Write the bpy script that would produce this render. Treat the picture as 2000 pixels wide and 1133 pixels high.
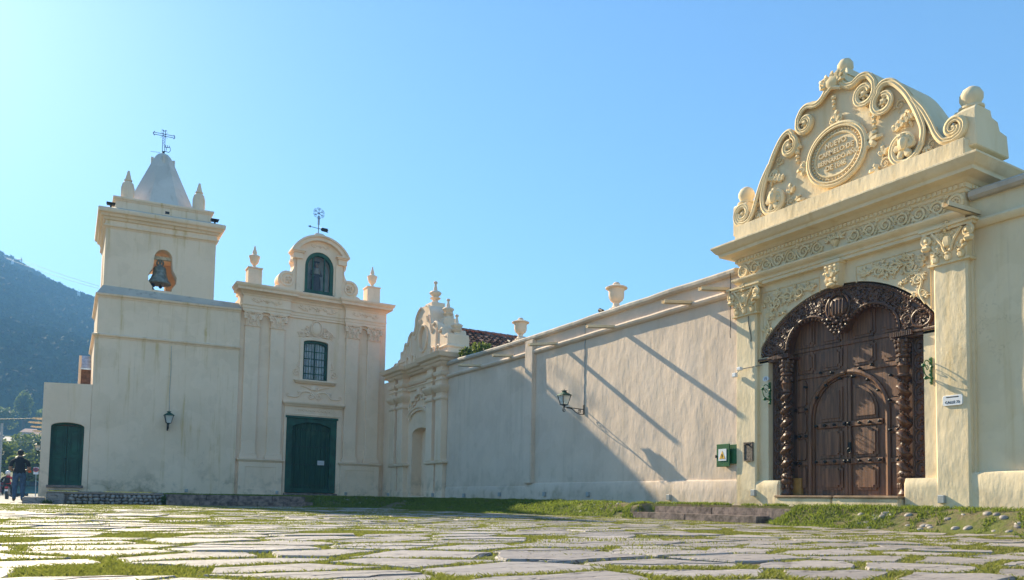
import bpy, bmesh, math, random
import numpy as np
from mathutils import Vector, Matrix, noise as mnoise
from mathutils.geometry import tessellate_polygon

# ---------------------------------------------------------------- camera, sky, sun, exposure
for o in list(bpy.data.objects): bpy.data.objects.remove(o, do_unlink=True)
SC = bpy.context.scene
COL = SC.collection
R = math.radians
CAM_H = 0.36
F_PX, CX, CY, IW, IH = 1486.0, 1000.0, 888.0, 2000.0, 1133.0
YAW, PITCH, ROLL = R(30.35), R(3.39), R(1.05)
fwd = Vector((math.sin(YAW)*math.cos(PITCH), math.cos(YAW)*math.cos(PITCH), math.sin(PITCH)))
r0 = Vector((math.cos(YAW), -math.sin(YAW), 0)); u0 = r0.cross(fwd)
rgt = math.cos(ROLL)*r0 + math.sin(ROLL)*u0; upv = -math.sin(ROLL)*r0 + math.cos(ROLL)*u0
cd = bpy.data.cameras.new('camera'); cam = bpy.data.objects.new('camera', cd); COL.objects.link(cam)
cd.sensor_fit = 'HORIZONTAL'; cd.sensor_width = 36.0; cd.lens = 36.0*F_PX/IW
cd.shift_x = -(CX-IW/2)/IW; cd.shift_y = (CY-IH/2)/IW
cd.clip_start = 0.05; cd.clip_end = 6000
m = Matrix.Identity(4)
for i in range(3):
    m[i][0] = rgt[i]; m[i][1] = upv[i]; m[i][2] = -fwd[i]
m[0][3], m[1][3], m[2][3] = 0, 0, CAM_H
cam.matrix_world = m
SC.camera = cam

SUN_AZ, SUN_EL = R(-11.4), R(30.6)          # azimuth from +Y, clockwise positive
sdir = Vector((math.sin(SUN_AZ)*math.cos(SUN_EL), math.cos(SUN_AZ)*math.cos(SUN_EL), math.sin(SUN_EL)))
W = bpy.data.worlds.new('World'); SC.world = W; W.use_nodes = True
wn = W.node_tree.nodes; wn.clear()
sky = wn.new('ShaderNodeTexSky'); sky.sky_type = 'NISHITA'; sky.sun_disc = False
sky.sun_elevation = SUN_EL; sky.sun_rotation = SUN_AZ
sky.altitude = 1200; sky.air_density = 1.6; sky.dust_density = 0.75; sky.ozone_density = 8.0
bg = wn.new('ShaderNodeBackground'); bg.inputs[1].default_value = 0.080
wo = wn.new('ShaderNodeOutputWorld')
tint = wn.new('ShaderNodeMix'); tint.data_type = 'RGBA'; tint.blend_type = 'MULTIPLY'; tint.inputs[0].default_value = 1.0; tint.inputs[7].default_value = (.90, .965, .945, 1)   # the whole sky, evenly
W.node_tree.links.new(sky.outputs[0], tint.inputs[6]); W.node_tree.links.new(tint.outputs[2], bg.inputs[0]); W.node_tree.links.new(bg.outputs[0], wo.inputs[0])
sl = bpy.data.lights.new('sun', 'SUN'); sl.energy = 5.0; sl.angle = R(0.55); sl.color = (1.0, 0.85, 0.60)
so = bpy.data.objects.new('sun', sl); COL.objects.link(so)
so.rotation_euler = sdir.to_track_quat('Z', 'Y').to_euler(); so.location = (-40, 60, 60)
SC.view_settings.view_transform = 'Standard'; SC.view_settings.look = 'None'
SC.view_settings.exposure = 1.44; SC.view_settings.gamma = 1.0; SC.view_settings.use_curve_mapping = False
SC.render.engine = 'CYCLES'
SC.cycles.max_bounces = 8; SC.cycles.diffuse_bounces = 5; SC.cycles.volume_bounces = 1

rng = random.Random(7); nr = np.random.default_rng(11)

# ---------------------------------------------------------------- materials
class Mat:
    def __init__(s, name):
        s.m = bpy.data.materials.new(name); s.m.use_nodes = True; s.nt = s.m.node_tree
        s.b = s.nt.nodes['Principled BSDF']; s.out = s.nt.nodes['Material Output']
    def n(s, t, **kw):
        x = s.nt.nodes.new(t)
        for k, v in kw.items(): setattr(x, k, v)
        return x
    def l(s, a, b): s.nt.links.new(a, b)
    def pos(s):
        return s.n('ShaderNodeNewGeometry').outputs['Position']
    def obj(s):
        return s.n('ShaderNodeTexCoord').outputs['Object']
    def noise(s, co, scale, detail=4, rough=0.55, stretch=None):
        if stretch:
            mp = s.n('ShaderNodeMapping'); mp.inputs['Scale'].default_value = stretch; s.l(co, mp.inputs['Vector']); co = mp.outputs[0]
        x = s.n('ShaderNodeTexNoise'); x.inputs['Scale'].default_value = scale
        x.inputs['Detail'].default_value = detail; x.inputs['Roughness'].default_value = rough
        s.l(co, x.inputs['Vector']); return x.outputs['Fac']
    def ramp(s, f, a, b, lo=0.0, hi=1.0):
        x = s.n('ShaderNodeMapRange'); x.interpolation_type = 'SMOOTHSTEP'
        for i, v in enumerate((a, b, lo, hi)): x.inputs[i+1].default_value = v
        s.l(f, x.inputs[0]); return x.outputs[0]
    def math(s, op, a, b):
        x = s.n('ShaderNodeMath', operation=op)
        for i, v in enumerate((a, b)):
            if isinstance(v, (int, float)): x.inputs[i].default_value = v
            else: s.l(v, x.inputs[i])
        return x.outputs[0]
    def mix(s, f, a, b):
        x = s.n('ShaderNodeMix', data_type='RGBA')
        for sock, v in ((x.inputs[0], f), (x.inputs[6], a), (x.inputs[7], b)):
            if isinstance(v, (int, float)): sock.default_value = v
            elif isinstance(v, tuple): sock.default_value = (*v, 1)
            else: s.l(v, sock)
        return x.outputs[2]
    def bump(s, h, strength, dist, prev=None):
        x = s.n('ShaderNodeBump'); x.inputs['Strength'].default_value = strength; x.inputs['Distance'].default_value = dist
        s.l(h, x.inputs['Height'])
        if prev: s.l(prev, x.inputs['Normal'])
        return x.outputs[0]
    def fin(s, col=None, rough=0.8, normal=None, metal=0.0, spec=0.5):
        if col is not None:
            if isinstance(col, tuple): s.b.inputs['Base Color'].default_value = (*col, 1)
            else: s.l(col, s.b.inputs['Base Color'])
        if isinstance(rough, (int, float)): s.b.inputs['Roughness'].default_value = rough
        else: s.l(rough, s.b.inputs['Roughness'])
        s.b.inputs['Metallic'].default_value = metal
        s.b.inputs['Specular IOR Level'].default_value = spec
        if normal is not None: s.l(normal, s.b.inputs['Normal'])
        return s.m

def plaster(name, base, base2, streak, amt, bumps=1.0, damp=0.6, fine=(2.6, 0.16)):
    k = Mat(name); p = k.pos()
    n1 = k.noise(p, 0.55, 6, 0.6); n2 = k.noise(p, 1.0, 6, 0.66, (fine[0], fine[0], fine[1])); n3 = k.noise(p, 7, 5, 0.6)
    c = k.mix(k.ramp(n1, .36, .66), base, base2)
    c = k.mix(k.math('MULTIPLY', k.ramp(n2, .52, .74), amt), c, streak)
    n5 = k.noise(p, 1.0, 4, 0.6, (9, 9, 0.35))
    c = k.mix(k.math('MULTIPLY', k.ramp(n5, .62, .80), amt*0.35), c, (streak[0]*.55, streak[1]*.55, streak[2]*.6))
    sx = k.n('ShaderNodeSeparateXYZ'); k.l(p, sx.inputs[0])
    lowm = k.ramp(sx.outputs[2], 0.35, 1.7, 1, 0)
    st = k.math('MULTIPLY', lowm, k.ramp(k.noise(p, 1.7, 5, .62), .46, .66))
    c = k.mix(k.math('MULTIPLY', st, damp), c, (.34, .26, .16))
    c = k.mix(k.math('MULTIPLY', k.ramp(n3, .58, .75), .22), c, (base[0]*.66, base[1]*.62, base[2]*.6))
    pn = k.noise(p, .85, 3, .5); c = k.mix(k.math('MULTIPLY', k.ramp(pn, .535, .55), .28), c, (base[0]*1.08, base[1]*1.09, base[2]*1.12))
    pn2 = k.noise(p, 1.3, 3, .55, (1, 1, .7)); c = k.mix(k.math('MULTIPLY', k.ramp(pn2, .60, .625), .22), c, (base[0]*.80, base[1]*.78, base[2]*.76))
    cr = k.noise(p, 1.1, 5, .55); crm = k.math('MULTIPLY', k.ramp(k.math('ABSOLUTE', k.math('SUBTRACT', cr, .5), 0), 0, .0035, 1, 0), k.ramp(n1, .52, .62))
    c = k.mix(k.math('MULTIPLY', crm, .55*amt), c, (base[0]*.35, base[1]*.32, base[2]*.3))
    b = k.bump(k.noise(p, 2.3, 4, .5, (1, 1, .55)), 0.5*bumps, 0.10)
    b = k.bump(k.noise(p, 9, 4, .6, (1.3, 1.3, .4)), 0.5*bumps, 0.02, b)
    b = k.bump(k.noise(p, 75, 3, .6), 0.30*bumps, 0.004, b)
    return k.fin(c, 0.88, b, spec=.25)

def simple(name, col, rough=0.6, metal=0.0, var=0.25, scale=6, bump=0.2, bscale=30, spec=.5, objc=False):
    k = Mat(name); p = k.obj() if objc else k.pos()
    n = k.noise(p, scale, 5, .6)
    c = k.mix(k.ramp(n, .3, .7), tuple(v*(1-var) for v in col), tuple(min(1, v*(1+var)) for v in col))
    b = k.bump(k.noise(p, bscale, 4, .6), bump, .01)
    return k.fin(c, rough, b, metal, spec)

MT = {}
MT['wall'] = plaster('wall_plaster', (.73, .58, .45), (.655, .52, .405), (.44, .35, .24), .45, .7)
MT['facade'] = plaster('facade_plaster', (.89, .675, .49), (.83, .625, .445), (.68, .46, .20), .42, .35, .7)
MT['tower'] = plaster('tower_plaster', (.87, .665, .48), (.79, .605, .43), (.60, .40, .15), .8, .4, .9, (4.6, .26))
MT['gate'] = plaster('gate_plaster', (.80, .66, .44), (.74, .60, .385), (.60, .42, .17), .55, .7, .6)
MT['carving'] = plaster('carved_plaster', (.83, .67, .42), (.76, .59, .34), (.56, .36, .10), .5, .5, .2)
MT['stonecap'] = plaster('weathered_coping', (.58, .51, .42), (.46, .40, .33), (.22, .185, .15), .8, .9, .3)
MT['spire'] = plaster('spire_limewash', (.66, .62, .56), (.56, .53, .48), (.40, .36, .30), .5, .5, .0)
MT['ochre'] = simple('ochre_paint', (.38, .20, .045), .6)

def wood(name, a, b_, rough):
    k = Mat(name); p = k.pos()
    g = k.noise(p, 1.0, 6, .65, (22, 22, 1.3)); n = k.noise(p, 2.2, 4, .6)
    c = k.mix(k.ramp(g, .3, .72), a, b_)
    c = k.mix(k.math('MULTIPLY', k.ramp(n, .52, .75), .5), c, (.20, .085, .03))
    bb = k.bump(k.noise(p, 1.0, 6, .7, (45, 45, 2.0)), .55, .006)
    bb = k.bump(k.noise(p, 28, 4, .6), .25, .01, bb)
    return k.fin(c, rough, bb, spec=.5)
MT['wood'] = wood('dark_carved_wood', (.052, .022, .011), (.145, .063, .030), .44)
MT['wood_panel'] = wood('weathered_door_wood', (.070, .031, .015), (.25, .112, .050), .54)
MT['iron'] = simple('black_iron', (.02, .02, .02), .45, .6)
MT['green'] = simple('dark_green_paint', (.008, .070, .042), .62, 0, .35, 3, .35, 60)
def greenwood():
    k = Mat('green_painted_planks'); p = k.pos()
    g = k.noise(p, 1.0, 6, .7, (18, 18, 1.0)); n = k.noise(p, 1.4, 5, .65, (1, 1, .5))
    c = k.mix(k.ramp(g, .35, .75), (.007, .042, .026), (.020, .085, .050))
    c = k.mix(k.math('MULTIPLY', k.ramp(n, .52, .7), .55), c, (.070, .115, .060))
    return k.fin(c, .68, k.bump(k.noise(p, 1, 6, .7, (50, 50, 2.5)), .7, .008), spec=.3)
MT['greenwood'] = greenwood()
MT['greenbox'] = simple('bright_green_paint', (.012, .10, .022), .45, 0, .2)
MT['white'] = simple('white_paint', (.72, .74, .76), .5, 0, .08)
MT['paper'] = simple('white_paper', (.55, .56, .58), .7, 0, .08)
MT['grey'] = simple('grey_box_paint', (.36, .38, .38), .5, .2, .15)
MT['lead'] = simple('dark_stone', (.17, .14, .125), .8, 0, .35, 9, .8, 50)
MT['stone'] = simple('step_stone', (.20, .15, .125), .9, 0, .55, 7, 1.0, 25)
MT['bronze'] = simple('bronze_plaque', (.12, .10, .085), .5, .7, .3, 20, .6, 60)
MT['yellow'] = simple('warning_yellow', (.75, .42, .04), .5)
MT['black'] = simple('black_paint', (.012, .012, .012), .5)
MT['blue'] = simple('navy_enamel', (.02, .04, .15), .3)
MT['bell'] = simple('bell_bronze', (.20, .21, .18), .6, .2, .4, 8, .4, 40)
MT['red'] = simple('red_paint', (.50, .03, .03), .4)
MT['redlight'] = simple('orange_fabric', (.85, .12, .02), .5)
MT['curtain'] = simple('white_curtain', (.75, .77, .80), .9, 0, .15, 8)
MT['lime'] = simple('niche_plaster', (.62, .62, .60), .9, 0, .1, 4)
MT['timber'] = simple('pale_timber', (.58, .50, .36), .7, 0, .3, 12)
MT['asphalt'] = simple('road_asphalt', (.16, .155, .15), .8, 0, .2, 2, .6, 60)

def glassmat(name, col, tr):
    k = Mat(name); k.b.inputs['Base Color'].default_value = (*col, 1); k.b.inputs['Roughness'].default_value = .06
    k.b.inputs['Transmission Weight'].default_value = tr; k.b.inputs['IOR'].default_value = 1.25
    return k.m
MT['glass'] = glassmat('clear_glass', (.95, .97, .97), 1.0)
MT['lampglass'] = glassmat('frosted_lamp_glass', (.80, .82, .78), .55)
MT['carglass'] = glassmat('dark_car_glass', (.03, .04, .045), 0.0)

def slabmat():
    k = Mat('paving_stone'); p = k.pos(); oi = k.n('ShaderNodeObjectInfo').outputs['Random']
    at = k.n('ShaderNodeAttribute', attribute_name='tone').outputs['Fac']
    n = k.noise(p, 2.6, 6, .65); f = k.noise(p, 14, 5, .65); st = k.noise(p, 1.0, 7, .72, (1.3, 11, 11)); ck = k.noise(p, 1.0, 3, .5, (1.6, 5.5, 5.5))
    c = k.mix(k.ramp(at, 0, 1), (.27, .235, .215), (.43, .38, .35))
    c = k.mix(k.math('MULTIPLY', k.ramp(n, .35, .7), .6), c, (.39, .345, .315))
    c = k.mix(k.math('MULTIPLY', k.ramp(st, .50, .66), .6), c, (.25, .215, .21)); ln = k.ramp(k.math('ABSOLUTE', k.math('SUBTRACT', ck, .5), 0), .0, .012, 1, 0); c = k.mix(k.math('MULTIPLY', ln, .75), c, (.06, .05, .05))
    c = k.mix(k.math('MULTIPLY', k.ramp(f, .56, .72), .4), c, (.47, .42, .40))
    b = k.bump(st, .9, .035); b = k.bump(ln, -.9, .012, b) if False else k.bump(k.math('MULTIPLY', ln, -1.0), .9, .010, b); b = k.bump(k.noise(p, 6, 5, .6), .55, .03, b); b = k.bump(k.noise(p, 55, 4, .65), .55, .006, b)
    return k.fin(c, .56, b, spec=.5)
MT['slab'] = slabmat()
def soilmat():
    k = Mat('earth_and_turf'); p = k.pos()
    n = k.noise(p, 1.1, 6, .65); f = k.noise(p, 9, 5, .65)
    c = k.mix(k.ramp(n, .38, .62), (.20, .155, .10), (.15, .165, .05))
    c = k.mix(k.math('MULTIPLY', k.ramp(f, .45, .65), .8), c, (.125, .150, .036))
    b = k.bump(k.noise(p, 7, 5, .7), .8, .05); b = k.bump(k.noise(p, 40, 4, .7), .8, .02, b)
    return k.fin(c, .95, b, spec=.1)
MT['soil'] = soilmat()
def cobblemat():
    k = Mat('river_cobble'); oi = k.n('ShaderNodeObjectInfo').outputs['Random']; p = k.pos()
    c = k.mix(oi, (.19, .17, .16), (.38, .34, .30)); n = k.noise(p, 12, 5, .6)
    c = k.mix(k.math('MULTIPLY', k.ramp(n, .45, .7), .5), c, (.10, .09, .085))
    return k.fin(c, .62, k.bump(k.noise(p, 30, 4, .6), .4, .01))
MT['cobble'] = cobblemat()
def tilemat():
    k = Mat('terracotta_tile'); oi = k.n('ShaderNodeObjectInfo').outputs['Random']; p = k.pos()
    c = k.mix(oi, (.30, .11, .065), (.62, .33, .21)); n = k.noise(p, 8, 6, .7)
    c = k.mix(k.math('MULTIPLY', k.ramp(n, .42, .65), .75), c, (.055, .035, .028))
    return k.fin(c, .85, k.bump(k.noise(p, 40, 4, .6), .5, .01))
MT['tile'] = tilemat()
def leafmat(name, a, b_, trans=.35, rough=.55):
    k = Mat(name); at = k.n('ShaderNodeAttribute', attribute_name='tone').outputs['Fac']
    c = k.mix(at, a, b_); k.l(c, k.b.inputs['Base Color']); k.b.inputs['Roughness'].default_value = rough
    k.b.inputs['Specular IOR Level'].default_value = .3
    t = k.n('ShaderNodeBsdfTranslucent'); k.l(k.mix(.5, c, (.30, .36, .05)), t.inputs[0])
    mx = k.n('ShaderNodeMixShader'); mx.inputs[0].default_value = trans
    k.l(k.b.outputs[0], mx.inputs[1]); k.l(t.outputs[0], mx.inputs[2]); k.l(mx.outputs[0], k.out.inputs[0])
    return k.m
MT['grass'] = leafmat('joint_grass', (.075, .100, .018), (.30, .27, .075), .45)
MT['lawn'] = leafmat('bank_grass', (.050, .100, .012), (.20, .26, .045), .50)
MT['leaf'] = leafmat('shrub_leaves', (.035, .075, .015), (.10, .16, .03), .35)
MT['treeleaf'] = leafmat('tree_leaves', (.035, .070, .018), (.12, .165, .045), .35)
MT['forest'] = leafmat('hill_forest', (.016, .036, .012), (.036, .056, .018), .0, 1.0)
MT['bark'] = simple('bark', (.07, .05, .035), .9)
# ---------------------------------------------------------------- mesh helpers
def fr_x(yc): return lambda s, d, z: (12.4-d, yc-s, z)        # elevation frame on the convent wall (faces -X)
def fr_f(s, d, z): return (s, 33.0-d, z)                      # church facade (faces -Y)
def fr_t(s, d, z): return (6.06+0.9954*s, 33.0-d-0.0963*s, z) # tower front, slightly skewed
def fr_w(s, d, z): return (s, d, z)
WL = {}
def link(o, parent=None, loc=(0, 0, 0)):
    COL.objects.link(o); base = WL.get(parent.name, Vector((0, 0, 0))) if parent else Vector((0, 0, 0))
    if parent: o.parent = parent
    o.location = Vector(loc)-base; WL[o.name] = Vector(loc); return o
def tag(o, label=None, cat=None, group=None, kind=None):
    for k, v in (('label', label), ('category', cat), ('group', group), ('kind', kind)):
        if v: o[k] = v
    return o
def thing(name, loc, label, cat, group=None, rz=0):
    o = bpy.data.objects.new(name, None); o.empty_display_size = .3; link(o, None, loc); o.rotation_euler[2] = rz
    return tag(o, label, cat, group)
class MB:
    def __init__(s, fr=fr_w): s.V = []; s.F = []; s.fr = fr
    def add(s, pts, faces):
        b = len(s.V); s.V += [s.fr(*p) for p in pts]; s.F += [tuple(b+i for i in f) for f in faces]; return s
    def box(s, a, b, c, d, e, f):
        pts = [(x, y, z) for x in (a, b) for y in (c, d) for z in (e, f)]
        return s.add(pts, [(0,1,3,2),(4,6,7,5),(0,4,5,1),(2,3,7,6),(0,2,6,4),(1,5,7,3)])
    def frustum(s, c, h0, h1, z0, z1):      # c=(s,d), half sizes
        pts = [(c[0]+i*h0[0], c[1]+j*h0[1], z0) for i, j in ((-1,-1),(1,-1),(1,1),(-1,1))]+[(c[0]+i*h1[0], c[1]+j*h1[1], z1) for i, j in ((-1,-1),(1,-1),(1,1),(-1,1))]
        return s.add(pts, [(0,3,2,1),(4,5,6,7)]+[(i,(i+1)%4,4+(i+1)%4,4+i) for i in range(4)])
    def plate(s, outer, d0, d1, holes=()):  # polygon in (s,z) extruded from d0 to d1
        loops = [list(outer)]+[list(h) for h in holes]
        tri = tessellate_polygon([[Vector((x, z, 0)) for x, z in lp] for lp in loops])
        flat = [p for lp in loops for p in lp]; n = len(flat)
        pts = [(x, d0, z) for x, z in flat]+[(x, d1, z) for x, z in flat]
        fs = [tuple(t) for t in tri]+[tuple(n+i for i in reversed(t)) for t in tri]
        o = 0
        for lp in loops:
            k = len(lp)
            fs += [(o+i, o+(i+1) % k, n+o+(i+1) % k, n+o+i) for i in range(k)]; o += k
        return s.add(pts, fs)
    def hplate(s, outer, z0, z1):           # polygon in plan extruded vertically
        tri = tessellate_polygon([[Vector((x, y, 0)) for x, y in outer]]); n = len(outer)
        pts = [(x, y, z0) for x, y in outer]+[(x, y, z1) for x, y in outer]
        return s.add(pts, [tuple(t) for t in tri]+[tuple(n+i for i in t) for t in tri]+[(i, (i+1) % n, n+(i+1) % n, n+i) for i in range(n)])
    def sweep(s, path, prof):               # plan path (s,d), closed profile (outward offset, z)
        n = len(path); k = len(prof); nr_ = []
        for i in range(n-1):
            dx, dy = path[i+1][0]-path[i][0], path[i+1][1]-path[i][1]; L = math.hypot(dx, dy) or 1
            nr_.append((-dy/L, dx/L))
        pts = []
        for i in range(n):
            a = nr_[max(0, i-1)]; b = nr_[min(n-2, i)]; q = 1+a[0]*b[0]+a[1]*b[1]
            mx, my = (a[0]+b[0])/q, (a[1]+b[1])/q
            pts += [(path[i][0]+mx*o, path[i][1]+my*o, z) for o, z in prof]
        fs = [(i*k+j, i*k+(j+1) % k, (i+1)*k+(j+1) % k, (i+1)*k+j) for i in range(n-1) for j in range(k)]
        fs += [tuple(range(k)), tuple((n-1)*k+j for j in reversed(range(k)))]
        return s.add(pts, fs)
    def tube(s, path, r, n=6, fl=1.0):
        P = [Vector(p) for p in path]; m_ = len(P)
        rr = r if isinstance(r, (list, tuple)) else [r]*m_
        pts = []; up = None
        for i in range(m_):
            t = (P[min(m_-1, i+1)]-P[max(0, i-1)])
            t = t.normalized() if t.length > 1e-9 else Vector((1, 0, 0))
            if up is None:
                up = Vector((0, 1, 0)) if abs(t.y) < .9 else Vector((1, 0, 0))
            a = (up-t*up.dot(t)); a = a.normalized() if a.length > 1e-6 else t.orthogonal().normalized()
            b = t.cross(a); up = a
            for j in range(n):
                q = 2*math.pi*j/n
                pts.append(P[i]+a*(math.cos(q)*rr[i]*fl)+b*(math.sin(q)*rr[i]))
        fs = [(i*n+j, i*n+(j+1) % n, (i+1)*n+(j+1) % n, (i+1)*n+j) for i in range(m_-1) for j in range(n)]
        fs += [tuple(range(n)), tuple((m_-1)*n+j for j in reversed(range(n)))]
        return s.add([tuple(p) for p in pts], fs)
    def lathe(s, c, prof, n=16, flute=0, fz=(0, 0), famp=0.0):
        pts = []
        for r, z in prof:
            for j in range(n):
                q = 2*math.pi*j/n; rr = r
                if flute and fz[0] <= z <= fz[1]: rr = r*(1+famp*math.cos(flute*q))
                pts.append((c[0]+rr*math.cos(q), c[1]+rr*math.sin(q), c[2]+z))
        k = len(prof)
        fs = [(i*n+j, i*n+(j+1) % n, (i+1)*n+(j+1) % n, (i+1)*n+j) for i in range(k-1) for j in range(n)]
        fs += [tuple(reversed(range(n))), tuple((k-1)*n+j for j in range(n))]
        return s.add(pts, fs)
    def blob(s, c, r, n=6, m_=4, ang=0.0):  # ellipsoid (s,d,z radii), rotated by ang in the s-z plane
        if isinstance(r, (int, float)): r = (r, r, r)
        ca, sa = math.cos(ang), math.sin(ang); pts = []
        def P(x, y, z): return (c[0]+x*ca-z*sa, c[1]+y, c[2]+x*sa+z*ca)
        pts.append(P(0, 0, -r[2]))
        for i in range(1, m_):
            t = math.pi*i/m_; w = math.sin(t); z = -math.cos(t)*r[2]
            for j in range(n):
                q = 2*math.pi*j/n; pts.append(P(w*math.cos(q)*r[0], w*math.sin(q)*r[1], z))
        pts.append(P(0, 0, r[2])); L = len(pts)-1
        fs = [(0, 1+(j+1) % n, 1+j) for j in range(n)]
        for i in range(m_-2):
            fs += [(1+i*n+j, 1+i*n+(j+1) % n, 1+(i+1)*n+(j+1) % n, 1+(i+1)*n+j) for j in range(n)]
        fs += [(1+(m_-2)*n+j, 1+(m_-2)*n+(j+1) % n, L) for j in range(n)]
        return s.add(pts, fs)
    def build(s, name, mat, parent=None, bevel=0.0, smooth=35, loc=None, seg=1, kind=None):
        o = bpy.data.objects.new(name, None) if False else None
        me = bpy.data.meshes.new(name)
        base = Vector(loc) if loc is not None else (WL[parent.name] if parent else Vector((0, 0, 0)))
        me.from_pydata([tuple(Vector(v)-base) for v in s.V], [], s.F)
        bm = bmesh.new(); bm.from_mesh(me)
        bmesh.ops.recalc_face_normals(bm, faces=bm.faces)
        if bevel > 0:
            es = [e for e in bm.edges if len(e.link_faces) == 2 and e.calc_face_angle(0) > R(38)]
            bmesh.ops.bevel(bm, geom=es, offset=bevel, segments=seg, affect='EDGES', clamp_overlap=True)
        bm.to_mesh(me); bm.free()
        if smooth:
            me.shade_smooth(); me.set_sharp_from_angle(angle=R(smooth))
        me.materials.append(MT[mat] if isinstance(mat, str) else mat)
        o = bpy.data.objects.new(name, me); COL.objects.link(o)
        if parent: o.parent = parent; o.location = base-WL[parent.name]
        else: o.location = base
        WL[o.name] = base.copy()
        if kind: o['kind'] = kind
        return o
def copy_tree(root, loc, rz=None, label=None, scale=None):
    def cp(o, par):
        c = o.copy(); COL.objects.link(c)
        if par: c.parent = par
        for ch in list(o.children): cp(ch, c)
        return c
    c = cp(root, None); c.location = loc; WL[c.name] = Vector(loc)
    if rz is not None: c.rotation_euler[2] = rz
    if scale: c.scale = (scale,)*3
    if label: c['label'] = label
    return c
def arc(cx, cz, rx, rz_, a0, a1, n):
    return [(cx+rx*math.cos(R(a0+(a1-a0)*i/n)), cz+rz_*math.sin(R(a0+(a1-a0)*i/n))) for i in range(n+1)]
def spiral(cx, cz, ro, ri, a0, turns, n, d=0.0):
    out = []
    for i in range(n+1):
        t = i/n; a = R(a0)+turns*2*math.pi*t; r = ro+(ri-ro)*t
        out.append((cx+r*math.cos(a), d, cz+r*math.sin(a)))
    return out
def curve(pts, n=6):                        # Catmull-Rom through 2D/3D points
    P = [Vector(p) for p in pts]; out = []
    for i in range(len(P)-1):
        a = P[max(0, i-1)]; b = P[i]; c = P[i+1]; e = P[min(len(P)-1, i+2)]
        for k in range(n):
            t = k/n
            out.append(0.5*((2*b)+(c-a)*t+(2*a-5*b+4*c-e)*t*t+(3*b-a-3*c+e)*t*t*t))
    out.append(P[-1]); return [tuple(v) for v in out]
def mirror(pts): return [(-p[0],)+tuple(p[1:]) for p in pts]
def rosette(mb, s, z, d, r, n=5, a0=0.3):
    for i in range(n):
        a = a0+2*math.pi*i/n
        mb.blob((s+math.cos(a)*r*.55, d, z+math.sin(a)*r*.55), (r*.42, r*.35, r*.26), 5, 3, a)
    mb.blob((s, d+r*.15, z), (r*.25, r*.3, r*.25), 5, 3)
def leafy(mb, s, z, d, L, ang, th=.35):
    for k, (da, f) in enumerate(((0, 1.0), (.65, .72), (-.65, .72))):
        a = ang+da
        mb.blob((s+math.cos(a)*L*.5*f, d, z+math.sin(a)*L*.5*f), (L*.5*f, L*th*.6, L*.17), 5, 3, a)
def vine_scroll(mb, s, z, d, r, a0, dirn, turns=1.35, tr=None, leaves=4):
    tr = tr or r*.16
    mb.tube(spiral(s, z, r, r*.28, a0, dirn*turns, 18, d), [tr*(1-.4*i/18) for i in range(19)], 5)
    rosette(mb, s, z, d+r*.05, r*.36)
    for i in range(leaves):
        a = R(a0)+dirn*2*math.pi*(i+.5)/leaves*.8
        leafy(mb, s+math.cos(a)*r*1.05, z+math.sin(a)*r*1.05, d, r*.55, a+dirn*.9)
def capital(mb, sc, d0, z0, h, w, wt, detail=True):
    # sc centre, pilaster width w, abacus width wt
    mb.box(sc-w*.56, sc+w*.56, d0-.3, d0+.05, z0, z0+h*.06)
    mb.frustum((sc, d0-.12), (w*.48, .15), (w*.53, .17), z0+h*.06, z0+h*.84)
    mb.box(sc-wt*.5, sc+wt*.5, d0-.3, d0+.09, z0+h*.86, z0+h*.94)
    mb.box(sc-wt*.54, sc+wt*.54, d0-.3, d0+.12, z0+h*.94, z0+h)
    dd = d0+.05
    for sg in (-1, 1):
        mb.tube(spiral(sc+sg*wt*.40, z0+h*.70, h*.15, h*.03, 90, -sg*1.5, 16, dd+.03), h*.045, 5)
        mb.blob((sc+sg*wt*.40, dd+.05, z0+h*.70), h*.06, 5, 3)
        mb.blob((sc+sg*wt*.42, dd+.02, z0+h*.50), (h*.14, h*.12, h*.09), 6, 4)
        mb.tube(curve([(sc+sg*wt*.05, dd+.01, z0+h*.30), (sc+sg*wt*.14, dd+.02, z0+h*.58), (sc+sg*wt*.30, dd+.03, z0+h*.84)], 4), h*.04, 5)
        leafy(mb, sc+sg*w*.30, z0+h*.30, dd, h*.30, R(90-sg*25))
    rosette(mb, sc, z0+h*.93, dd+.05, h*.16, 6)
    mb.blob((sc, dd+.02, z0+h*.55), (h*.13, h*.09, h*.17), 6, 4)
    for i in (-1, 0, 1):
        mb.blob((sc+i*w*.34, dd, z0+h*.16), (h*.10, h*.07, h*.12), 6, 4)
        mb.blob((sc+i*w*.34, dd+.03, z0+h*.25), (h*.07, h*.06, h*.04), 5, 3)
    g = random.Random(int(sc*100))
    for i in range(26):
        u, t_ = g.uniform(-.46, .46), g.uniform(.12, .82)
        leafy(mb, sc+u*w*(.9+.3*t_), z0+h*t_, dd, h*.15, R(90+u*110+g.uniform(-25, 25)))
    for i in range(5):
        mb.blob((sc+(i-2)*w*.2, dd, z0+h*.36), (h*.035, h*.04, h*.05), 5, 3)
def text_verts(body, size, ext):
    cu = bpy.data.curves.new('t', 'FONT'); cu.body = body; cu.size = size; cu.extrude = ext; cu.align_x = 'CENTER'; cu.resolution_u = 2; cu.offset = size*.02
    ob = bpy.data.objects.new('t', cu); COL.objects.link(ob)
    dg = bpy.context.evaluated_depsgraph_get(); me = bpy.data.meshes.new_from_object(ob.evaluated_get(dg))
    V = [tuple(v.co) for v in me.vertices]; Fc = [tuple(p.vertices) for p in me.polygons]
    bpy.data.objects.remove(ob); bpy.data.curves.remove(cu); bpy.data.meshes.remove(me); return V, Fc
def put_text(mb, body, size, ext, s, d, z):
    V, Fc = text_verts(body, size, ext)
    mb.add([(s+x, d+zz, z+y) for x, y, zz in V], Fc)
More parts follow.
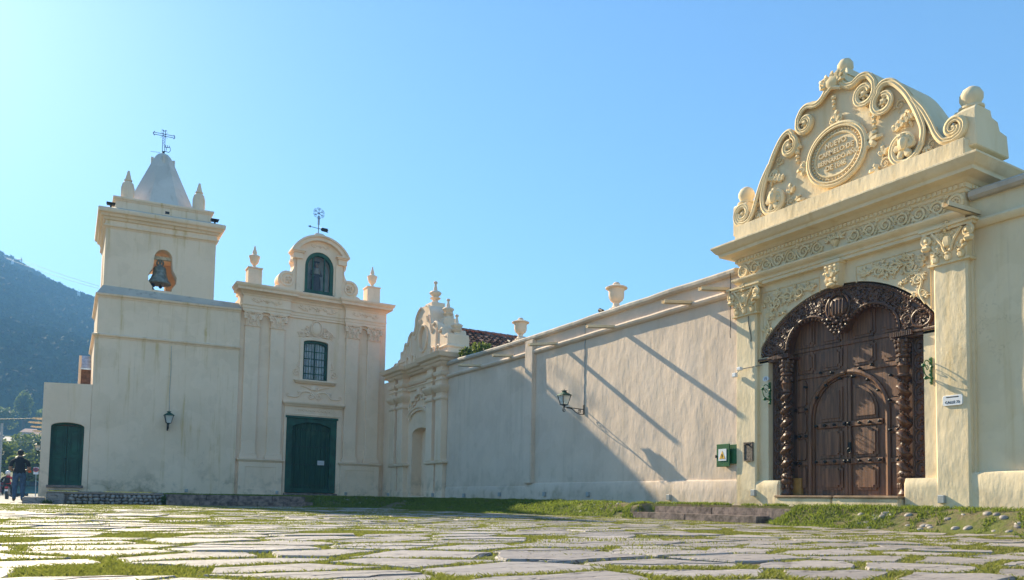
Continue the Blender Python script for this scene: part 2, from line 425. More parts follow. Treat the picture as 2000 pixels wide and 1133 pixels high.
def skin_mesh(verts, edges, radii, sub=2):
    me = bpy.data.meshes.new('sk'); me.from_pydata(verts, edges, [])
    ob = bpy.data.objects.new('sk', me); COL.objects.link(ob)
    ob.modifiers.new('s', 'SKIN'); mo = ob.modifiers.new('u', 'SUBSURF'); mo.levels = sub; mo.render_levels = sub
    for i, sv in enumerate(me.skin_vertices[0].data):
        r = radii[i]; sv.radius = r if isinstance(r, tuple) else (r, r); sv.use_root = (i == 0)
    dg = bpy.context.evaluated_depsgraph_get(); out = bpy.data.meshes.new_from_object(ob.evaluated_get(dg))
    bpy.data.objects.remove(ob); bpy.data.meshes.remove(me); return out
def raw_mesh(name, V, Fidx, mat, parent=None, tone=None, smooth=False, loc=(0, 0, 0)):
    # fast numpy mesh of uniform polygons: V (n,3), F (m,k)
    me = bpy.data.meshes.new(name); n = len(V); mm, k = Fidx.shape
    me.vertices.add(n); me.vertices.foreach_set('co', np.asarray(V, np.float32).ravel())
    me.loops.add(mm*k); me.loops.foreach_set('vertex_index', Fidx.astype(np.int32).ravel())
    me.polygons.add(mm); me.polygons.foreach_set('loop_start', np.arange(0, mm*k, k, dtype=np.int32))
    me.polygons.foreach_set('loop_total', np.full(mm, k, np.int32))
    me.update(calc_edges=True)
    if tone is not None:
        a = me.attributes.new('tone', 'FLOAT', 'POINT'); a.data.foreach_set('value', np.asarray(tone, np.float32))
    if smooth: me.shade_smooth()
    me.materials.append(MT[mat]); o = bpy.data.objects.new(name, me); link(o, parent, loc); return o
# ---------------------------------------------------------------- ground, road, hill
def sstep(a, b, x):
    t = np.clip((x-a)/(b-a), 0, 1); return t*t*(3-2*t)
def gz(x, y):
    near = -0.0058*np.clip(y-25, 0, 35)
    far = sstep(110, 420, y)*26.0
    return near+far
def grid_mesh(name, xs, ys, fz, mat, keep=None, kind='structure', parent=None, smooth=True, tone=None):
    X, Y = np.meshgrid(xs, ys); Z = fz(X, Y); nx, ny = len(xs), len(ys)
    V = np.stack([X.ravel(), Y.ravel(), Z.ravel()], 1)
    i, j = np.meshgrid(np.arange(nx-1), np.arange(ny-1)); a = (j*nx+i).ravel()
    Fq = np.stack([a, a+1, a+nx+1, a+nx], 1)
    if keep is not None:
        kz = keep(X, Y, Z).ravel(); Fq = Fq[kz[Fq].any(1)]
        used, inv = np.unique(Fq, return_inverse=True); V = V[used]; Fq = inv.reshape(Fq.shape)
    o = raw_mesh(name, V, Fq, mat, parent, smooth=smooth, tone=None if tone is None else np.full(len(V), tone))
    if kind: o['kind'] = kind
    return o
def vnoise(X, Y, sc, seed=0):
    # cheap smooth value noise
    def h(i, j): 
        v = np.sin(i*127.1+j*311.7+seed*74.7)*43758.5453; return v-np.floor(v)
    x, y = X/sc, Y/sc; i, j = np.floor(x), np.floor(y); u, v = x-i, y-j
    u = u*u*(3-2*u); v = v*v*(3-2*v)
    return (h(i, j)*(1-u)+h(i+1, j)*u)*(1-v)+(h(i, j+1)*(1-u)+h(i+1, j+1)*u)*v
ys = np.concatenate([np.arange(-60, 60, 4.0), np.arange(60, 460, 10.0), np.geomspace(460, 3500, 12)])
xs = np.concatenate([-np.geomspace(60, 2500, 12)[::-1], np.arange(-56, 60, 4.0), np.geomspace(60, 2500, 12)])
ground = grid_mesh('plaza_ground', xs, ys, lambda X, Y: gz(X, Y)-0.010+0.0*X, 'soil')
ground['label'] = 'stone paved plaza with grass growing in the joints'
rx = np.linspace(-9, -0.95, 9); ry = np.concatenate([np.arange(31.5, 60, 3), np.arange(60, 130, 8)])
road = grid_mesh('road', rx, ry, lambda X, Y: gz(X, Y)-0.004+.0*X, 'asphalt')

def hill_ridge(X):
    z = 232-0.385*(X+66)
    z = np.where(X < -66, 232+0.30*(-66-X), z)
    z = np.minimum(z, 258-0.01*np.abs(X+300)); return np.maximum(z, 34)
def hill_h(X, Y):
    zr = hill_ridge(X)+(vnoise(X, Y, 60, 3)-.5)*7
    t = np.clip((Y-330)/(900-330), 0, 1.0)
    up = 24+(zr-24)*(t**0.85)
    back = sstep(900, 1250, Y)*zr*.6
    h = up-back+(vnoise(X, Y, 90, 1)-.5)*14*np.minimum(1, 4*t*(1.02-t)+.1)
    return 6+(h-6)*sstep(285, 350, Y)
hx = np.concatenate([np.linspace(-900, -180, 14), np.linspace(-170, 150, 60), np.linspace(170, 1200, 18)])
hy = np.concatenate([np.linspace(284, 350, 8), np.linspace(364, 1250, 66)])
hill = grid_mesh('hill', hx, hy, hill_h, 'forest', tone=.15)
# forest canopy: many rounded crowns joined into one mass
def icos():
    bm = bmesh.new(); bmesh.ops.create_icosphere(bm, subdivisions=1, radius=1); 
    V = np.array([v.co[:] for v in bm.verts]); Fc = np.array([[v.index for v in f.verts] for f in bm.faces]); bm.free(); return V, Fc
IV, IF = icos()
def canopy(name, cx, cy, cz, rad, mat, flat=.8, seed=3):
    g = np.random.default_rng(seed); n = len(cx)
    jit = g.uniform(.72, 1.25, (n, len(IV), 1))
    V = IV[None]*jit*rad[:, None, None]; V[:, :, 2] *= flat
    V += np.stack([cx, cy, cz], 1)[:, None, :]
    Fc = IF[None]+(np.arange(n)*len(IV))[:, None, None]
    tone = np.repeat(np.clip(g.normal(.45, .28, n), 0, 1), len(IV))+g.uniform(-.15, .15, n*len(IV))
    return raw_mesh(name, V.reshape(-1, 3), Fc.reshape(-1, 3), mat, None, tone=np.clip(tone, 0, 1))
N = 15000
cx = nr.uniform(-190, 130, N); cy = 300+(nr.uniform(0, 1, N)**.85)*620
rad = nr.uniform(2.2, 4.6, N)*(0.75+cy/2200)
def leafy_canopy(name, cx, cy, cz, rad, mat, per=13, seed=3):
    g = np.random.default_rng(seed); n = len(cx); m_ = n*per
    p = g.normal(0, 1, (n, per, 3)); p /= np.linalg.norm(p, axis=2)[:, :, None]; p[:, :, 2] = np.abs(p[:, :, 2])*.9
    p = p*rad[:, None, None]*g.uniform(.55, 1.0, (n, per, 1))+np.stack([cx, cy, cz], 1)[:, None, :]
    p = p.reshape(-1, 3); a = g.normal(0, 1, (m_, 3)); a /= np.linalg.norm(a, axis=1)[:, None]; b = np.cross(a, g.normal(0, 1, (m_, 3))); b /= np.linalg.norm(b, axis=1)[:, None]
    s_ = (np.repeat(rad, per)*g.uniform(.30, .55, m_))[:, None]
    V = np.stack([p-a*s_, p+b*s_*.7, p+a*s_, p-b*s_*.7], 1)
    tone = np.repeat(np.clip(np.repeat(g.normal(.45, .25, n), per)+g.normal(0, .18, m_), 0, 1), 4)
    return raw_mesh(name, V.reshape(-1, 3), np.arange(m_*4).reshape(m_, 4), mat, None, tone=tone)
cnp = leafy_canopy('hill_forest', cx, cy, hill_h(cx, cy)-.4, rad, 'forest')
tag(cnp, 'dense forest covering the slope of the hill', 'forest', kind='stuff')

# ---------------------------------------------------------------- plaza paving
def clip_poly(poly, nx_, ny_, c):
    out = []
    for i in range(len(poly)):
        a = poly[i]; b = poly[(i+1) % len(poly)]
        da = a[0]*nx_+a[1]*ny_-c; db = b[0]*nx_+b[1]*ny_-c
        if da <= 0: out.append(a)
        if (da < 0 and db > 0) or (da > 0 and db < 0):
            t = da/(da-db); out.append((a[0]+(b[0]-a[0])*t, a[1]+(b[1]-a[1])*t))
    return out
def bank_h(X, Y):
    # grassy bank falling from the raised terrace to the plaza
    d1 = 11.5-X
    wid = 0.85+1.5*sstep(13.2, 20, Y)
    h1 = 1-np.clip(d1/wid, 0, 1)
    d2 = 25.3-Y; h2 = np.where(X > 6.85, 1-np.clip(d2/2.0, 0, 1), 0)
    h2 = h2*sstep(6.85, 7.4, X)
    h = np.maximum(h1, h2); h = h*h*(3-2*h)
    gate = sstep(13.5, 13.2, Y)*sstep(9.15, 9.6, Y)
    h = h*(1-gate*sstep(11.6, 11.3, X))
    h = h*(1-sstep(25.2, 25.5, Y)*0)
    bump = (vnoise(X, Y, .45, 5)-.5)*.07+(vnoise(X, Y, .16, 8)-.5)*.03
    return h*.345+bump*np.clip(h*3, 0, 1)*np.clip((1.04-h)*6, 0, 1)
A_, B_ = R(9), (0.92, 0.50)
ca, sa = math.cos(A_), math.sin(A_)
seeds = {}
for i in range(-34, 42):
    for j in range(-24, 84):
        u = (i+.5*(j % 2)+rng.uniform(-.36, .36))*B_[0]; v = (j+rng.uniform(-.34, .34))*B_[1]
        x = u*ca-v*sa; y = u*sa+v*ca
        if -6 < x < 11.6 and 0.2 < y < 33: seeds[(i, j)] = (x, y)
keys = list(seeds); SP = np.array([seeds[k] for k in keys])
MX0, MY0, MS = -6.0, 0.0, 0.03
mask = np.zeros((int(33/MS), int(18/MS)), bool)     # True where stone covers
slabs = []
for q, (x, y) in enumerate(SP):
    if x > 10.75 or (y > 24.4 and x > -0.75) or (y > 30.8): continue
    if float(bank_h(np.array([x]), np.array([y]))[0]) > .05: continue
    far = min(1, math.hypot(x, y)/16)
    if rng.random() < .03+.20*far*far: continue
    dd = SP-SP[q]; near = np.where((np.abs(dd[:, 0]) < 3.6) & (np.abs(dd[:, 1]) < 2.4))[0]
    poly = [(x-2, y-1.4), (x+2, y-1.4), (x+2, y+1.4), (x-2, y+1.4)]
    for k in near:
        if k == q: continue
        px, py = SP[k]; dx, dy = px-x, py-y
        # anisotropic bisector
        ax, ay = dx/1.5, dy*1.0; L = math.hypot(dx, dy)
        nx_, ny_ = dx/2.25, dy; L = math.hypot(nx_, ny_); nx_, ny_ = nx_/L, ny_/L
        gap = (.018+.042*rng.random()**2+.040*far)
        poly = clip_poly(poly, nx_, ny_, nx_*(x+px)/2+ny_*(y+py)/2-gap)
        if len(poly) < 3: break
    if len(poly) < 3: continue
    # roughen
    pts = []
    for k in range(len(poly)):
        a = poly[k]; b = poly[(k+1) % len(poly)]; L = math.hypot(b[0]-a[0], b[1]-a[1])
        if L < .02: continue
        ns = max(1, int(L/.16))
        for t in range(ns):
            f = t/ns; am = .028 if t else .05
            pts.append((a[0]+(b[0]-a[0])*f+rng.uniform(-am, am)*.6, a[1]+(b[1]-a[1])*f+rng.uniform(-am, am)*.6))
    if len(pts) < 5: continue
    cxp = sum(p[0] for p in pts)/len(pts); cyp = sum(p[1] for p in pts)/len(pts)
    area = abs(sum(pts[k][0]*pts[(k+1) % len(pts)][1]-pts[(k+1) % len(pts)][0]*pts[k][1] for k in range(len(pts))))/2
    if area < .06: continue
    slabs.append((area/(cxp*cxp+cyp*cyp)**1.5 if (-4.5 < math.degrees(math.atan2(cxp, cyp)) < 66) else 0, cxp, cyp, pts))
    # rasterise into mask
    P = np.array(pts); x0, y0 = P.min(0); x1, y1 = P.max(0)
    gx = np.arange(max(0, int((x0-MX0)/MS)), min(mask.shape[1], int((x1-MX0)/MS)+1)); gy = np.arange(max(0, int((y0-MY0)/MS)), min(mask.shape[0], int((y1-MY0)/MS)+1))
    if len(gx) and len(gy):
        GX, GY = np.meshgrid(MX0+(gx+.5)*MS, MY0+(gy+.5)*MS); ins = np.zeros(GX.shape, bool)
        for k in range(len(pts)):
            a = pts[k]; b = pts[(k+1) % len(pts)]
            if a[1] == b[1]: continue
            cond = ((a[1] > GY) != (b[1] > GY)) & (GX < (b[0]-a[0])*(GY-a[1])/(b[1]-a[1])+a[0]); ins ^= cond
        mask[np.ix_(gy, gx)] |= ins
slabs.sort(key=lambda t: -t[0])
def flake(pts, cxp, cyp):
    # a raised split layer of the slate, bounded by a jagged line running mostly along X
    a = rng.uniform(-.25, .25); nx_, ny_ = -math.sin(a), math.cos(a); sg = rng.choice((-1, 1)); nx_, ny_ = nx_*sg, ny_*sg
    off = rng.uniform(-.12, .10); c = nx_*cxp+ny_*cyp+off
    P = clip_poly([(cxp+(p[0]-cxp)*.955, cyp+(p[1]-cyp)*.955) for p in pts], nx_, ny_, c)
    if len(P) < 4: return None
    out = []
    for k in range(len(P)):
        p, q = P[k], P[(k+1) % len(P)]; out.append(p)
        if abs(p[0]*nx_+p[1]*ny_-c) < .01 and abs(q[0]*nx_+q[1]*ny_-c) < .01:
            n = max(2, int(math.hypot(q[0]-p[0], q[1]-p[1])/.09))
            for t in range(1, n):
                f = t/n; j = rng.uniform(-.075, .02); out.append((p[0]+(q[0]-p[0])*f+nx_*j, p[1]+(q[1]-p[1])*f+ny_*j))
    return out
def slab_geo(cxp, cyp, pts, org, fl=0):
    n = len(pts); g = float(gz(np.array(cxp), np.array(cyp))); z = g+rng.uniform(.002, .010); tx, ty = rng.uniform(-.008, .008), rng.uniform(-.008, .008)
    V = []
    for f, dz in ((1.0, -.05), (1.0, -.010), (.975, 0.0)):
        for p in pts:
            X, Y = cxp+(p[0]-cxp)*f, cyp+(p[1]-cyp)*f
            V.append((X-org[0], Y-org[1], z+dz+tx*(X-cxp)+ty*(Y-cyp)+(rng.uniform(-.004, .004) if dz == 0 else 0)))
    Fc = [(r*n+i, r*n+(i+1) % n, (r+1)*n+(i+1) % n, (r+1)*n+i) for r in (0, 1) for i in range(n)]+[tuple(2*n+i for i in range(n))]
    for _ in range(fl):
        fp_ = flake(pts, cxp, cyp)
        if not fp_: continue
        b = len(V); k = len(fp_); th = rng.uniform(.002, .006)*(1+_*.5)
        for dz, ff in ((-.004, 1.0), (th, .992)):
            for (X, Y) in fp_:
                X, Y = cxp+(X-cxp)*ff, cyp+(Y-cyp)*ff; V.append((X-org[0], Y-org[1], z+dz+tx*(X-cxp)+ty*(Y-cyp)))
        Fc += [(b+i, b+(i+1) % k, b+k+(i+1) % k, b+k+i) for i in range(k)]+[tuple(b+k+i for i in range(k))]
    return V, Fc, n
allV, allF, tones = [], [], []
for q, (w_, cxp, cyp, pts) in enumerate(slabs):
    tone = min(1, max(0, rng.gauss(.5, .28)))
    if q < 300:
        V, Fc, n = slab_geo(cxp, cyp, pts, (cxp, cyp), rng.choice((0, 0, 1, 1, 2)))
        me = bpy.data.meshes.new('paving_slab'); me.from_pydata(V, [], Fc); me.update()
        a = me.attributes.new('tone', 'FLOAT', 'POINT'); a.data.foreach_set('value', np.full(len(V), tone, np.float32))
        me.materials.append(MT['slab']); o = bpy.data.objects.new('paving_slab', me); COL.objects.link(o); o.parent = ground; o.location = (cxp, cyp, 0)
    else:
        V, Fc, n = slab_geo(cxp, cyp, pts, (0, 0)); b = len(allV); allV += V; allF += [tuple(b+i for i in f) for f in Fc]; tones += [tone]*len(V)
if allV:
    me = bpy.data.meshes.new('far_paving'); me.from_pydata(allV, [], allF); me.update()
    a = me.attributes.new('tone', 'FLOAT', 'POINT'); a.data.foreach_set('value', np.array(tones, np.float32))
    me.materials.append(MT['slab']); o = bpy.data.objects.new('far_paving', me); COL.objects.link(o); o.parent = ground; o['kind'] = 'stuff'

# ---------------------------------------------------------------- terrace, bank, grass
mb = MB(); mb.box(-.45, 12.38, 25.42, 33.6, -.1, .335); mb.box(11.52, 12.45, -7, 25.42, -.1, .331)
terrace = mb.build('terrace', 'soil'); terrace['kind'] = 'structure'
bank = grid_mesh('grass_bank', np.arange(6.6, 11.62, .09), np.arange(-5, 25.5, .09), lambda X, Y: bank_h(X, Y)-.008, 'soil', keep=lambda X, Y, Z: Z > .004)
def blades(name, P, h, w, tone, mat, lean=.5, parent=None, seed=1):
    g = np.random.default_rng(seed); n = len(P); a = g.uniform(0, 2*np.pi, n); b = g.uniform(0, 2*np.pi, n); ln = np.abs(g.normal(0, lean, n))
    dx, dy = np.cos(a)*w/2, np.sin(a)*w/2
    V = np.zeros((n, 4, 3)); V[:, 0] = P; V[:, 1] = P; V[:, 2] = P; V[:, 3] = P
    V[:, 0, 0] -= dx; V[:, 0, 1] -= dy; V[:, 1, 0] += dx; V[:, 1, 1] += dy
    cxl, cyl = np.cos(b)*ln*h, np.sin(b)*ln*h
    V[:, 2, 0] += dx*.8+cxl*.35; V[:, 2, 1] += dy*.8+cyl*.35; V[:, 2, 2] += h*.6
    V[:, 3, 0] += cxl; V[:, 3, 1] += cyl; V[:, 3, 2] += h
    base = np.arange(n)[:, None]*4
    Fc = np.concatenate([base+np.array([[0, 1, 2]]), base+np.array([[0, 2, 3]])], 0)
    return raw_mesh(name, V.reshape(-1, 3), Fc, mat, parent, tone=np.repeat(np.clip(tone, 0, 1), 4))
fy, fx = np.where(~mask)
PX, PY = MX0+(fx+.5)*MS, MY0+(fy+.5)*MS
ok = (PY > 1.2) & (PY < 30.9) & (PX < 11.3) & ~((PY > 24.5) & (PX > -.9)) & (np.degrees(np.arctan2(PX, PY)) > -8)
PX, PY = PX[ok], PY[ok]; D = np.hypot(PX, PY)
gn = vnoise(PX, PY, 1.3, 2)*.6+vnoise(PX, PY, .4, 4)*.4
wgt = np.clip(4.2/D, .06, 1.3)**1.25*np.clip((gn-.22)*3, .03, 1); wgt /= wgt.sum()
ch = nr.choice(len(PX), 360000, p=wgt)
gx, gy = PX[ch]+nr.uniform(-.022, .022, len(ch)), PY[ch]+nr.uniform(-.022, .022, len(ch)); gd = np.hypot(gx, gy)
hh = nr.uniform(.008, .028, len(ch))*(.55+.8*gn[ch])*np.clip(1.15-gd*.055, .42, 1.0)
P = np.stack([gx, gy, gz(gx, gy)-.011+0*gx], 1)
gr = blades('joint_grass', P, hh+.012, .0022+.00085*gd, np.clip(nr.normal(.55, .3, len(ch)), 0, 1), 'grass', .75, None, 2)
tag(gr, 'short dry grass growing in the joints between the paving slabs', 'grass', kind='stuff')
# overgrown tufts spreading over the farther slabs
K = 150000
gx, gy = nr.uniform(-2.5, 11, K), 4+nr.uniform(0, 1, K)*20.5
gn = vnoise(gx, gy, 1.1, 12)*.6+vnoise(gx, gy, .35, 14)*.4
far = np.clip((np.hypot(gx, gy)-4)/12, 0, 1)
ok = (gn > .64-.16*far) & (bank_h(gx, gy) < .03) & ~((gy > 24.4) & (gx > -.9)) & (np.degrees(np.arctan2(gx, gy)) > -8)
gx, gy, gn = gx[ok], gy[ok], gn[ok]
gr = blades('grass_tufts', np.stack([gx, gy, gz(gx, gy)], 1), nr.uniform(.010, .024, len(gx)), .004+.0009*np.hypot(gx, gy), np.clip(nr.normal(.6, .28, len(gx)), 0, 1), 'grass', .7, None, 3)
tag(gr, 'patchy turf creeping over the distant paving slabs', 'grass', kind='stuff')
# lush grass on the bank
K = 260000
gx, gy = nr.uniform(6.6, 11.9, K), np.concatenate([nr.uniform(2.5, 14, K//2), nr.uniform(9, 25.45, K-K//2)])
hb = np.where(gx > 11.5, .33, bank_h(gx, gy)); gnb = vnoise(gx, gy, .5, 21)*.5+vnoise(gx, gy, .17, 22)*.5
inst = (gy > 9.5) & (gy < 13.2) & (gx > 10.7) & (gx < 11.6)
ok = ((hb > .012) | ((vnoise(gx, gy, .8, 9) > .45) & (bank_h(gx+.5, gy) > .01))) & (gnb+.5*vnoise(gx, gy, 1.7, 33) > .52) & ~(inst & (nr.random(K) > .03)) & ~((gx > 11.5) & (gnb < .5))
gx, gy, hb, gnb = gx[ok], gy[ok], hb[ok], gnb[ok]
gr = blades('bank_grass', np.stack([gx, gy, hb-.01], 1), nr.uniform(.025, .075, len(gx))*(.4+gnb), .0045+.0007*np.hypot(gx, gy), np.clip(nr.normal(.5, .3, len(gx))+gnb*.3-.15, 0, 1), 'lawn', .6, None, 4)
tag(gr, 'lush green grass on the bank below the convent wall', 'grass', kind='stuff')
K = 26000
gx, gy = nr.uniform(-.4, 12.3, K), np.where(nr.random(K) < .6, nr.uniform(25.45, 26.2, K), nr.uniform(25.5, 32.8, K))
gn = vnoise(gx, gy, .8, 31); ok = gn > .35; gx, gy = gx[ok], gy[ok]
gr = blades('terrace_grass', np.stack([gx, gy, np.full(len(gx), .33)], 1), nr.uniform(.02, .06, len(gx)), .02+0*gx, nr.uniform(0, 1, len(gx)), 'lawn', .6, None, 5)
tag(gr, 'thin grass along the terrace in front of the church', 'grass', kind='stuff')

# ---------------------------------------------------------------- cobbles, steps
def cobble_mesh(seed):
    g = random.Random(seed); bm = bmesh.new(); bmesh.ops.create_icosphere(bm, subdivisions=2, radius=1)
    for v in bm.verts: v.co *= 1+.16*mnoise.noise(v.co*1.1+Vector((seed*7.1, 0, 0)))
    for f in bm.faces: f.smooth = True
    me = bpy.data.meshes.new('cobble'); bm.to_mesh(me); bm.free(); me.materials.append(MT['cobble']); return me
CM = [cobble_mesh(i) for i in range(6)]
def put_cobble(parent, loc, sc, rz):
    o = bpy.data.objects.new('cobble', rng.choice(CM)); COL.objects.link(o); o.parent = parent
    o.location = Vector(loc)-WL[parent.name]; o.scale = sc; o.rotation_euler = (rng.uniform(-.25, .25), rng.uniform(-.3, .3), rz)
    return o
cw = thing('cobble_retaining_wall', (1.1, 25.4, 0), 'low retaining wall of rounded grey cobbles with a flat coping beside the church steps', 'retaining wall')
mb = MB(); mb.box(-.42, 2.58, 25.32, 25.6, -.05, .30); mb.build('mortar_core', 'lead', cw, .02)
mb = MB()
mb.sweep([(2.62, 25.66), (-.46, 25.66), (-.46, 25.24), (2.62, 25.24)][1:], [(-.36, .30), (0, .30), (.01, .335), (0, .37), (-.36, .37)]) if False else mb.box(-.46, 2.60, 25.22, 25.7, .30, .365)
mb.box(-.46, .0, 25.2, 25.3, -.02, .30)
mb.build('coping', 'slab', cw, .03, seg=2)
for row in range(3):
    x = .05+.04*row
    while x < 2.58:
        w_ = rng.uniform(.09, .18); 
        put_cobble(cw, (x+w_/2, 25.27+rng.uniform(-.02, .015), .05+row*.095+rng.uniform(-.012, .012)), (w_*.55, .10, rng.uniform(.048, .064)), rng.uniform(-.2, .2)); x += w_*1.03
kb = MB(); kb.box(-1.02, -.47, 25.25, 25.9, -.06, .19)
tag(kb.build('kerb_block', 'slab', None, .025, seg=2, loc=(-.75, 25.5, 0)), 'low weathered stone block at the outer end of the cobble wall', 'stone block')
for row in range(16):                                        # cobbles showing through the bank
    pass
nb = 0
while nb < 60:
    z_ = rng.random()
    if z_ < .66: y, x = rng.uniform(3.6, 7.9), rng.uniform(10.8, 11.3)
    elif z_ < .80: x, y = rng.uniform(7.0, 9.6), rng.uniform(23.8, 25.1)
    else: y, x = rng.uniform(13.4, 15.4), rng.uniform(10.6, 11.3)
    h = float(bank_h(np.array([x]), np.array([y]))[0])
    if h < .04: continue
    r_ = rng.uniform(.035, .065); put_cobble(bank, (x, y, h-.03), (r_, r_*1.25, r_*.8), rng.uniform(0, 3)); nb += 1
def step_row(st, axis, a0, a1, front, back, z0, z1, n):
    cuts = [a0]+sorted(a0+(a1-a0)*((i+rng.uniform(-.12, .12))/n) for i in range(1, n))+[a1]
    for i in range(n):
        mb = MB(); j = rng.uniform(-.012, .012); q = rng.uniform(-.006, .006)
        if axis == 'x': mb.box(cuts[i]+.006, cuts[i+1]-.006, front+j, back, z0, z1+q)
        else: mb.box(front+j, back, cuts[i]+.006, cuts[i+1]-.006, z0, z1+q)
        mb.build('step_stone', 'stone', st, .014, seg=2)
st = thing('church_steps', (4.75, 25, 0), 'two long dark stone steps leading up to the church terrace', 'steps')
step_row(st, 'x', 2.62, 6.95, 24.55, 24.98, -.05, .155, 5); step_row(st, 'x', 2.64, 6.8, 24.97, 25.5, .02, .335, 4)
st = thing('gate_steps', (11.1, 11.3, 0), 'two worn stone steps sunk in the grass below the carved gate', 'steps')
step_row(st, 'y', 9.75, 13.3, 10.92, 11.26, -.05, .14, 2); step_row(st, 'y', 9.2, 12.95, 11.25, 11.62, .02, .285, 2)
# ---------------------------------------------------------------- church
CH = thing('church', (9.2, 33, .3), 'pale cream church front with paired pilasters, green door and glazed statue niche on top', 'church')
def fm(): return MB(fr_f)
SM = 18.62                                                   # mirror about s = 9.31
mb = fm()
win = [(8.72, 5.45), (9.80, 5.45), (9.80, 7.10)]+arc(9.26, 7.10, .54, .10, 0, 180, 8)[1:]
door_h = [(8.16, .30), (10.24, .30), (10.24, 3.74), (8.16, 3.74)]
mb.plate([(6.0, .1), (12.5, .1), (12.5, 9.0), (6.0, 9.0)], -.7, -.12, [door_h, win])
mb.build('front_wall', 'facade', CH)
mb = fm(); mb.box(6.15, 12.4, -20, -.7, 0, 8.9); mb.box(12.4, 12.72, -20, -1.1, 0, 8.35); mb.build('nave', 'facade', CH)
for k, (a, b) in enumerate(((6.16, 7.94), (10.47, 12.28))):
    mb = fm(); mb.box(a, b, -.3, .06, .1, 1.76)
    mb.sweep([(a, -.3), (a, .06), (b, .06), (b, -.3)], [(-.05, 1.74), (.02, 1.74), (.05, 1.80), (.09, 1.82), (.09, 1.87), (-.05, 1.88)])
    i0, i1 = a+.27, b-.27
    mb.plate([(a, .1), (b, .1), (b, 1.74), (a, 1.74)], .05, .085, [[(i0, .62), (i1, .62), (i1, 1.53), (i0, 1.53)]])
    mb.build('pedestal', 'facade', CH, .012)
PIL = [(6.22, 6.82), (7.27, 7.86), (10.60, 11.18), (11.60, 12.20)]
for a, b in PIL:
    mb = fm(); mb.box(a, b, -.3, 0, 2.1, 7.5)
    mb.box(a-.07, b+.07, -.3, .06, 1.88, 2.02); mb.box(a-.045, b+.045, -.3, .035, 2.02, 2.09); mb.box(a-.02, b+.02, -.3, .015, 2.09, 2.14)
    mb.build('pilaster', 'facade', CH, .015)
    mb = fm(); capital(mb, (a+b)/2, 0, 7.48, .62, .58, .72); mb.build('capital', 'facade', CH)
for a, b in ((6.82, 7.27), (11.18, 11.60)):
    c = (a+b)/2; h = (b-a)/2
    mb = fm(); mb.plate([(a, 8.1), (b, 8.1)]+arc(c, 7.72, h, .28, 0, 180, 8), -.3, -.02); mb.build('arch_filler', 'facade', CH)
path = [(6.08, -.6), (6.08, .1), (8.05, .1), (8.05, -.06), (10.50, -.06), (10.50, .1), (12.36, .1), (12.36, -.6)]
mb = fm(); mb.sweep(path, [(-.3, 8.10), (.0, 8.10), (.0, 8.20), (.025, 8.20), (.025, 8.31), (.06, 8.34), (.06, 8.38), (-.3, 8.38)]); mb.build('architrave', 'facade', CH, .006)
mb = fm(); mb.sweep(path, [(-.3, 8.37), (.0, 8.37), (.0, 8.76), (-.3, 8.76)]); mb.build('frieze', 'facade', CH)
mb = fm(); mb.sweep(path, [(-.3, 8.74), (.03, 8.74), (.05, 8.82), (.09, 8.84), (.13, 8.90), (.27, 8.93), (.28, 9.03), (.32, 9.06), (.36, 9.15), (.36, 9.19), (-.3, 9.26)]); mb.build('cornice', 'facade', CH, .008)
mb = fm(); mb.box(6.0, 12.5, -1.2, -.25, 8.9, 9.24); mb.build('blocking_course', 'facade', CH, .01)
mb = fm()
def sprig(mb, c, z, d, L, sc=1.0):
    rosette(mb, c, z, d, .10*sc)
    for sg in (-1, 1):
        mb.tube(curve([(c+sg*.08, d, z), (c+sg*L*.35, d, z+.08*sc), (c+sg*L*.65, d, z-.07*sc), (c+sg*L, d, z+.03*sc)], 4), .028*sc, 5)
        for t, u in ((.3, 1), (.5, -1), (.75, 1)): leafy(mb, c+sg*L*t, z, d, .16*sc, R(90-sg*50*u) if u > 0 else R(-90+sg*50))
for sp_ in ((7.05, 8.57, .11, .62, .95), (9.27, 8.57, -.045, .85, 1.3), (11.43, 8.57, .11, .62, .95)):
    mb = fm(); sprig(mb, *sp_); mb.build('frieze_relief', 'facade', CH)
# gable with niche
mb = fm()
hole = [(8.66, 9.30), (9.94, 9.30), (9.94, 10.50)]+arc(9.30, 10.50, .64, .68, 0, 180, 14)[1:]
def seg(hw, zb, rise, n=20):
    Rr_ = (hw*hw+rise*rise)/(2*rise); a0 = math.degrees(math.asin(hw/Rr_)); return arc(9.305, zb+rise-Rr_, Rr_, Rr_, 90-a0, 90+a0, n)
out = [(8.28, 9.1), (10.33, 9.1), (10.33, 11.0)]+seg(1.02, 11.05, .66)+[(8.28, 11.0)]
mb.plate(out, -.95, -.10, [hole]); mb.build('gable', 'facade', CH)
mb = fm()
mb.plate(seg(1.22, 11.09, .74)+seg(1.02, 11.05, .60)[::-1], -.6, .10)
mb.plate(seg(1.28, 11.10, .79)+seg(1.20, 11.09, .71)[::-1], -.6, .17)
for a, b in ((8.02, 8.62), (10.0, 10.60)):
    mb.box(a, b, -.6, .17, 11.03, 11.10); mb.box(a+.05, b-.05, -.6, .12, 10.97, 11.03); mb.box(a+.1, b-.1, -.6, .06, 10.72, 10.97)
mb.build('gable_cornice', 'facade', CH, .01)
for a, b in ((8.28, 8.60), (10.02, 10.33)):
    mb = fm(); mb.box(a, b, -.3, -.04, 9.2, 10.75); mb.build('gable_pier', 'facade', CH, .012)
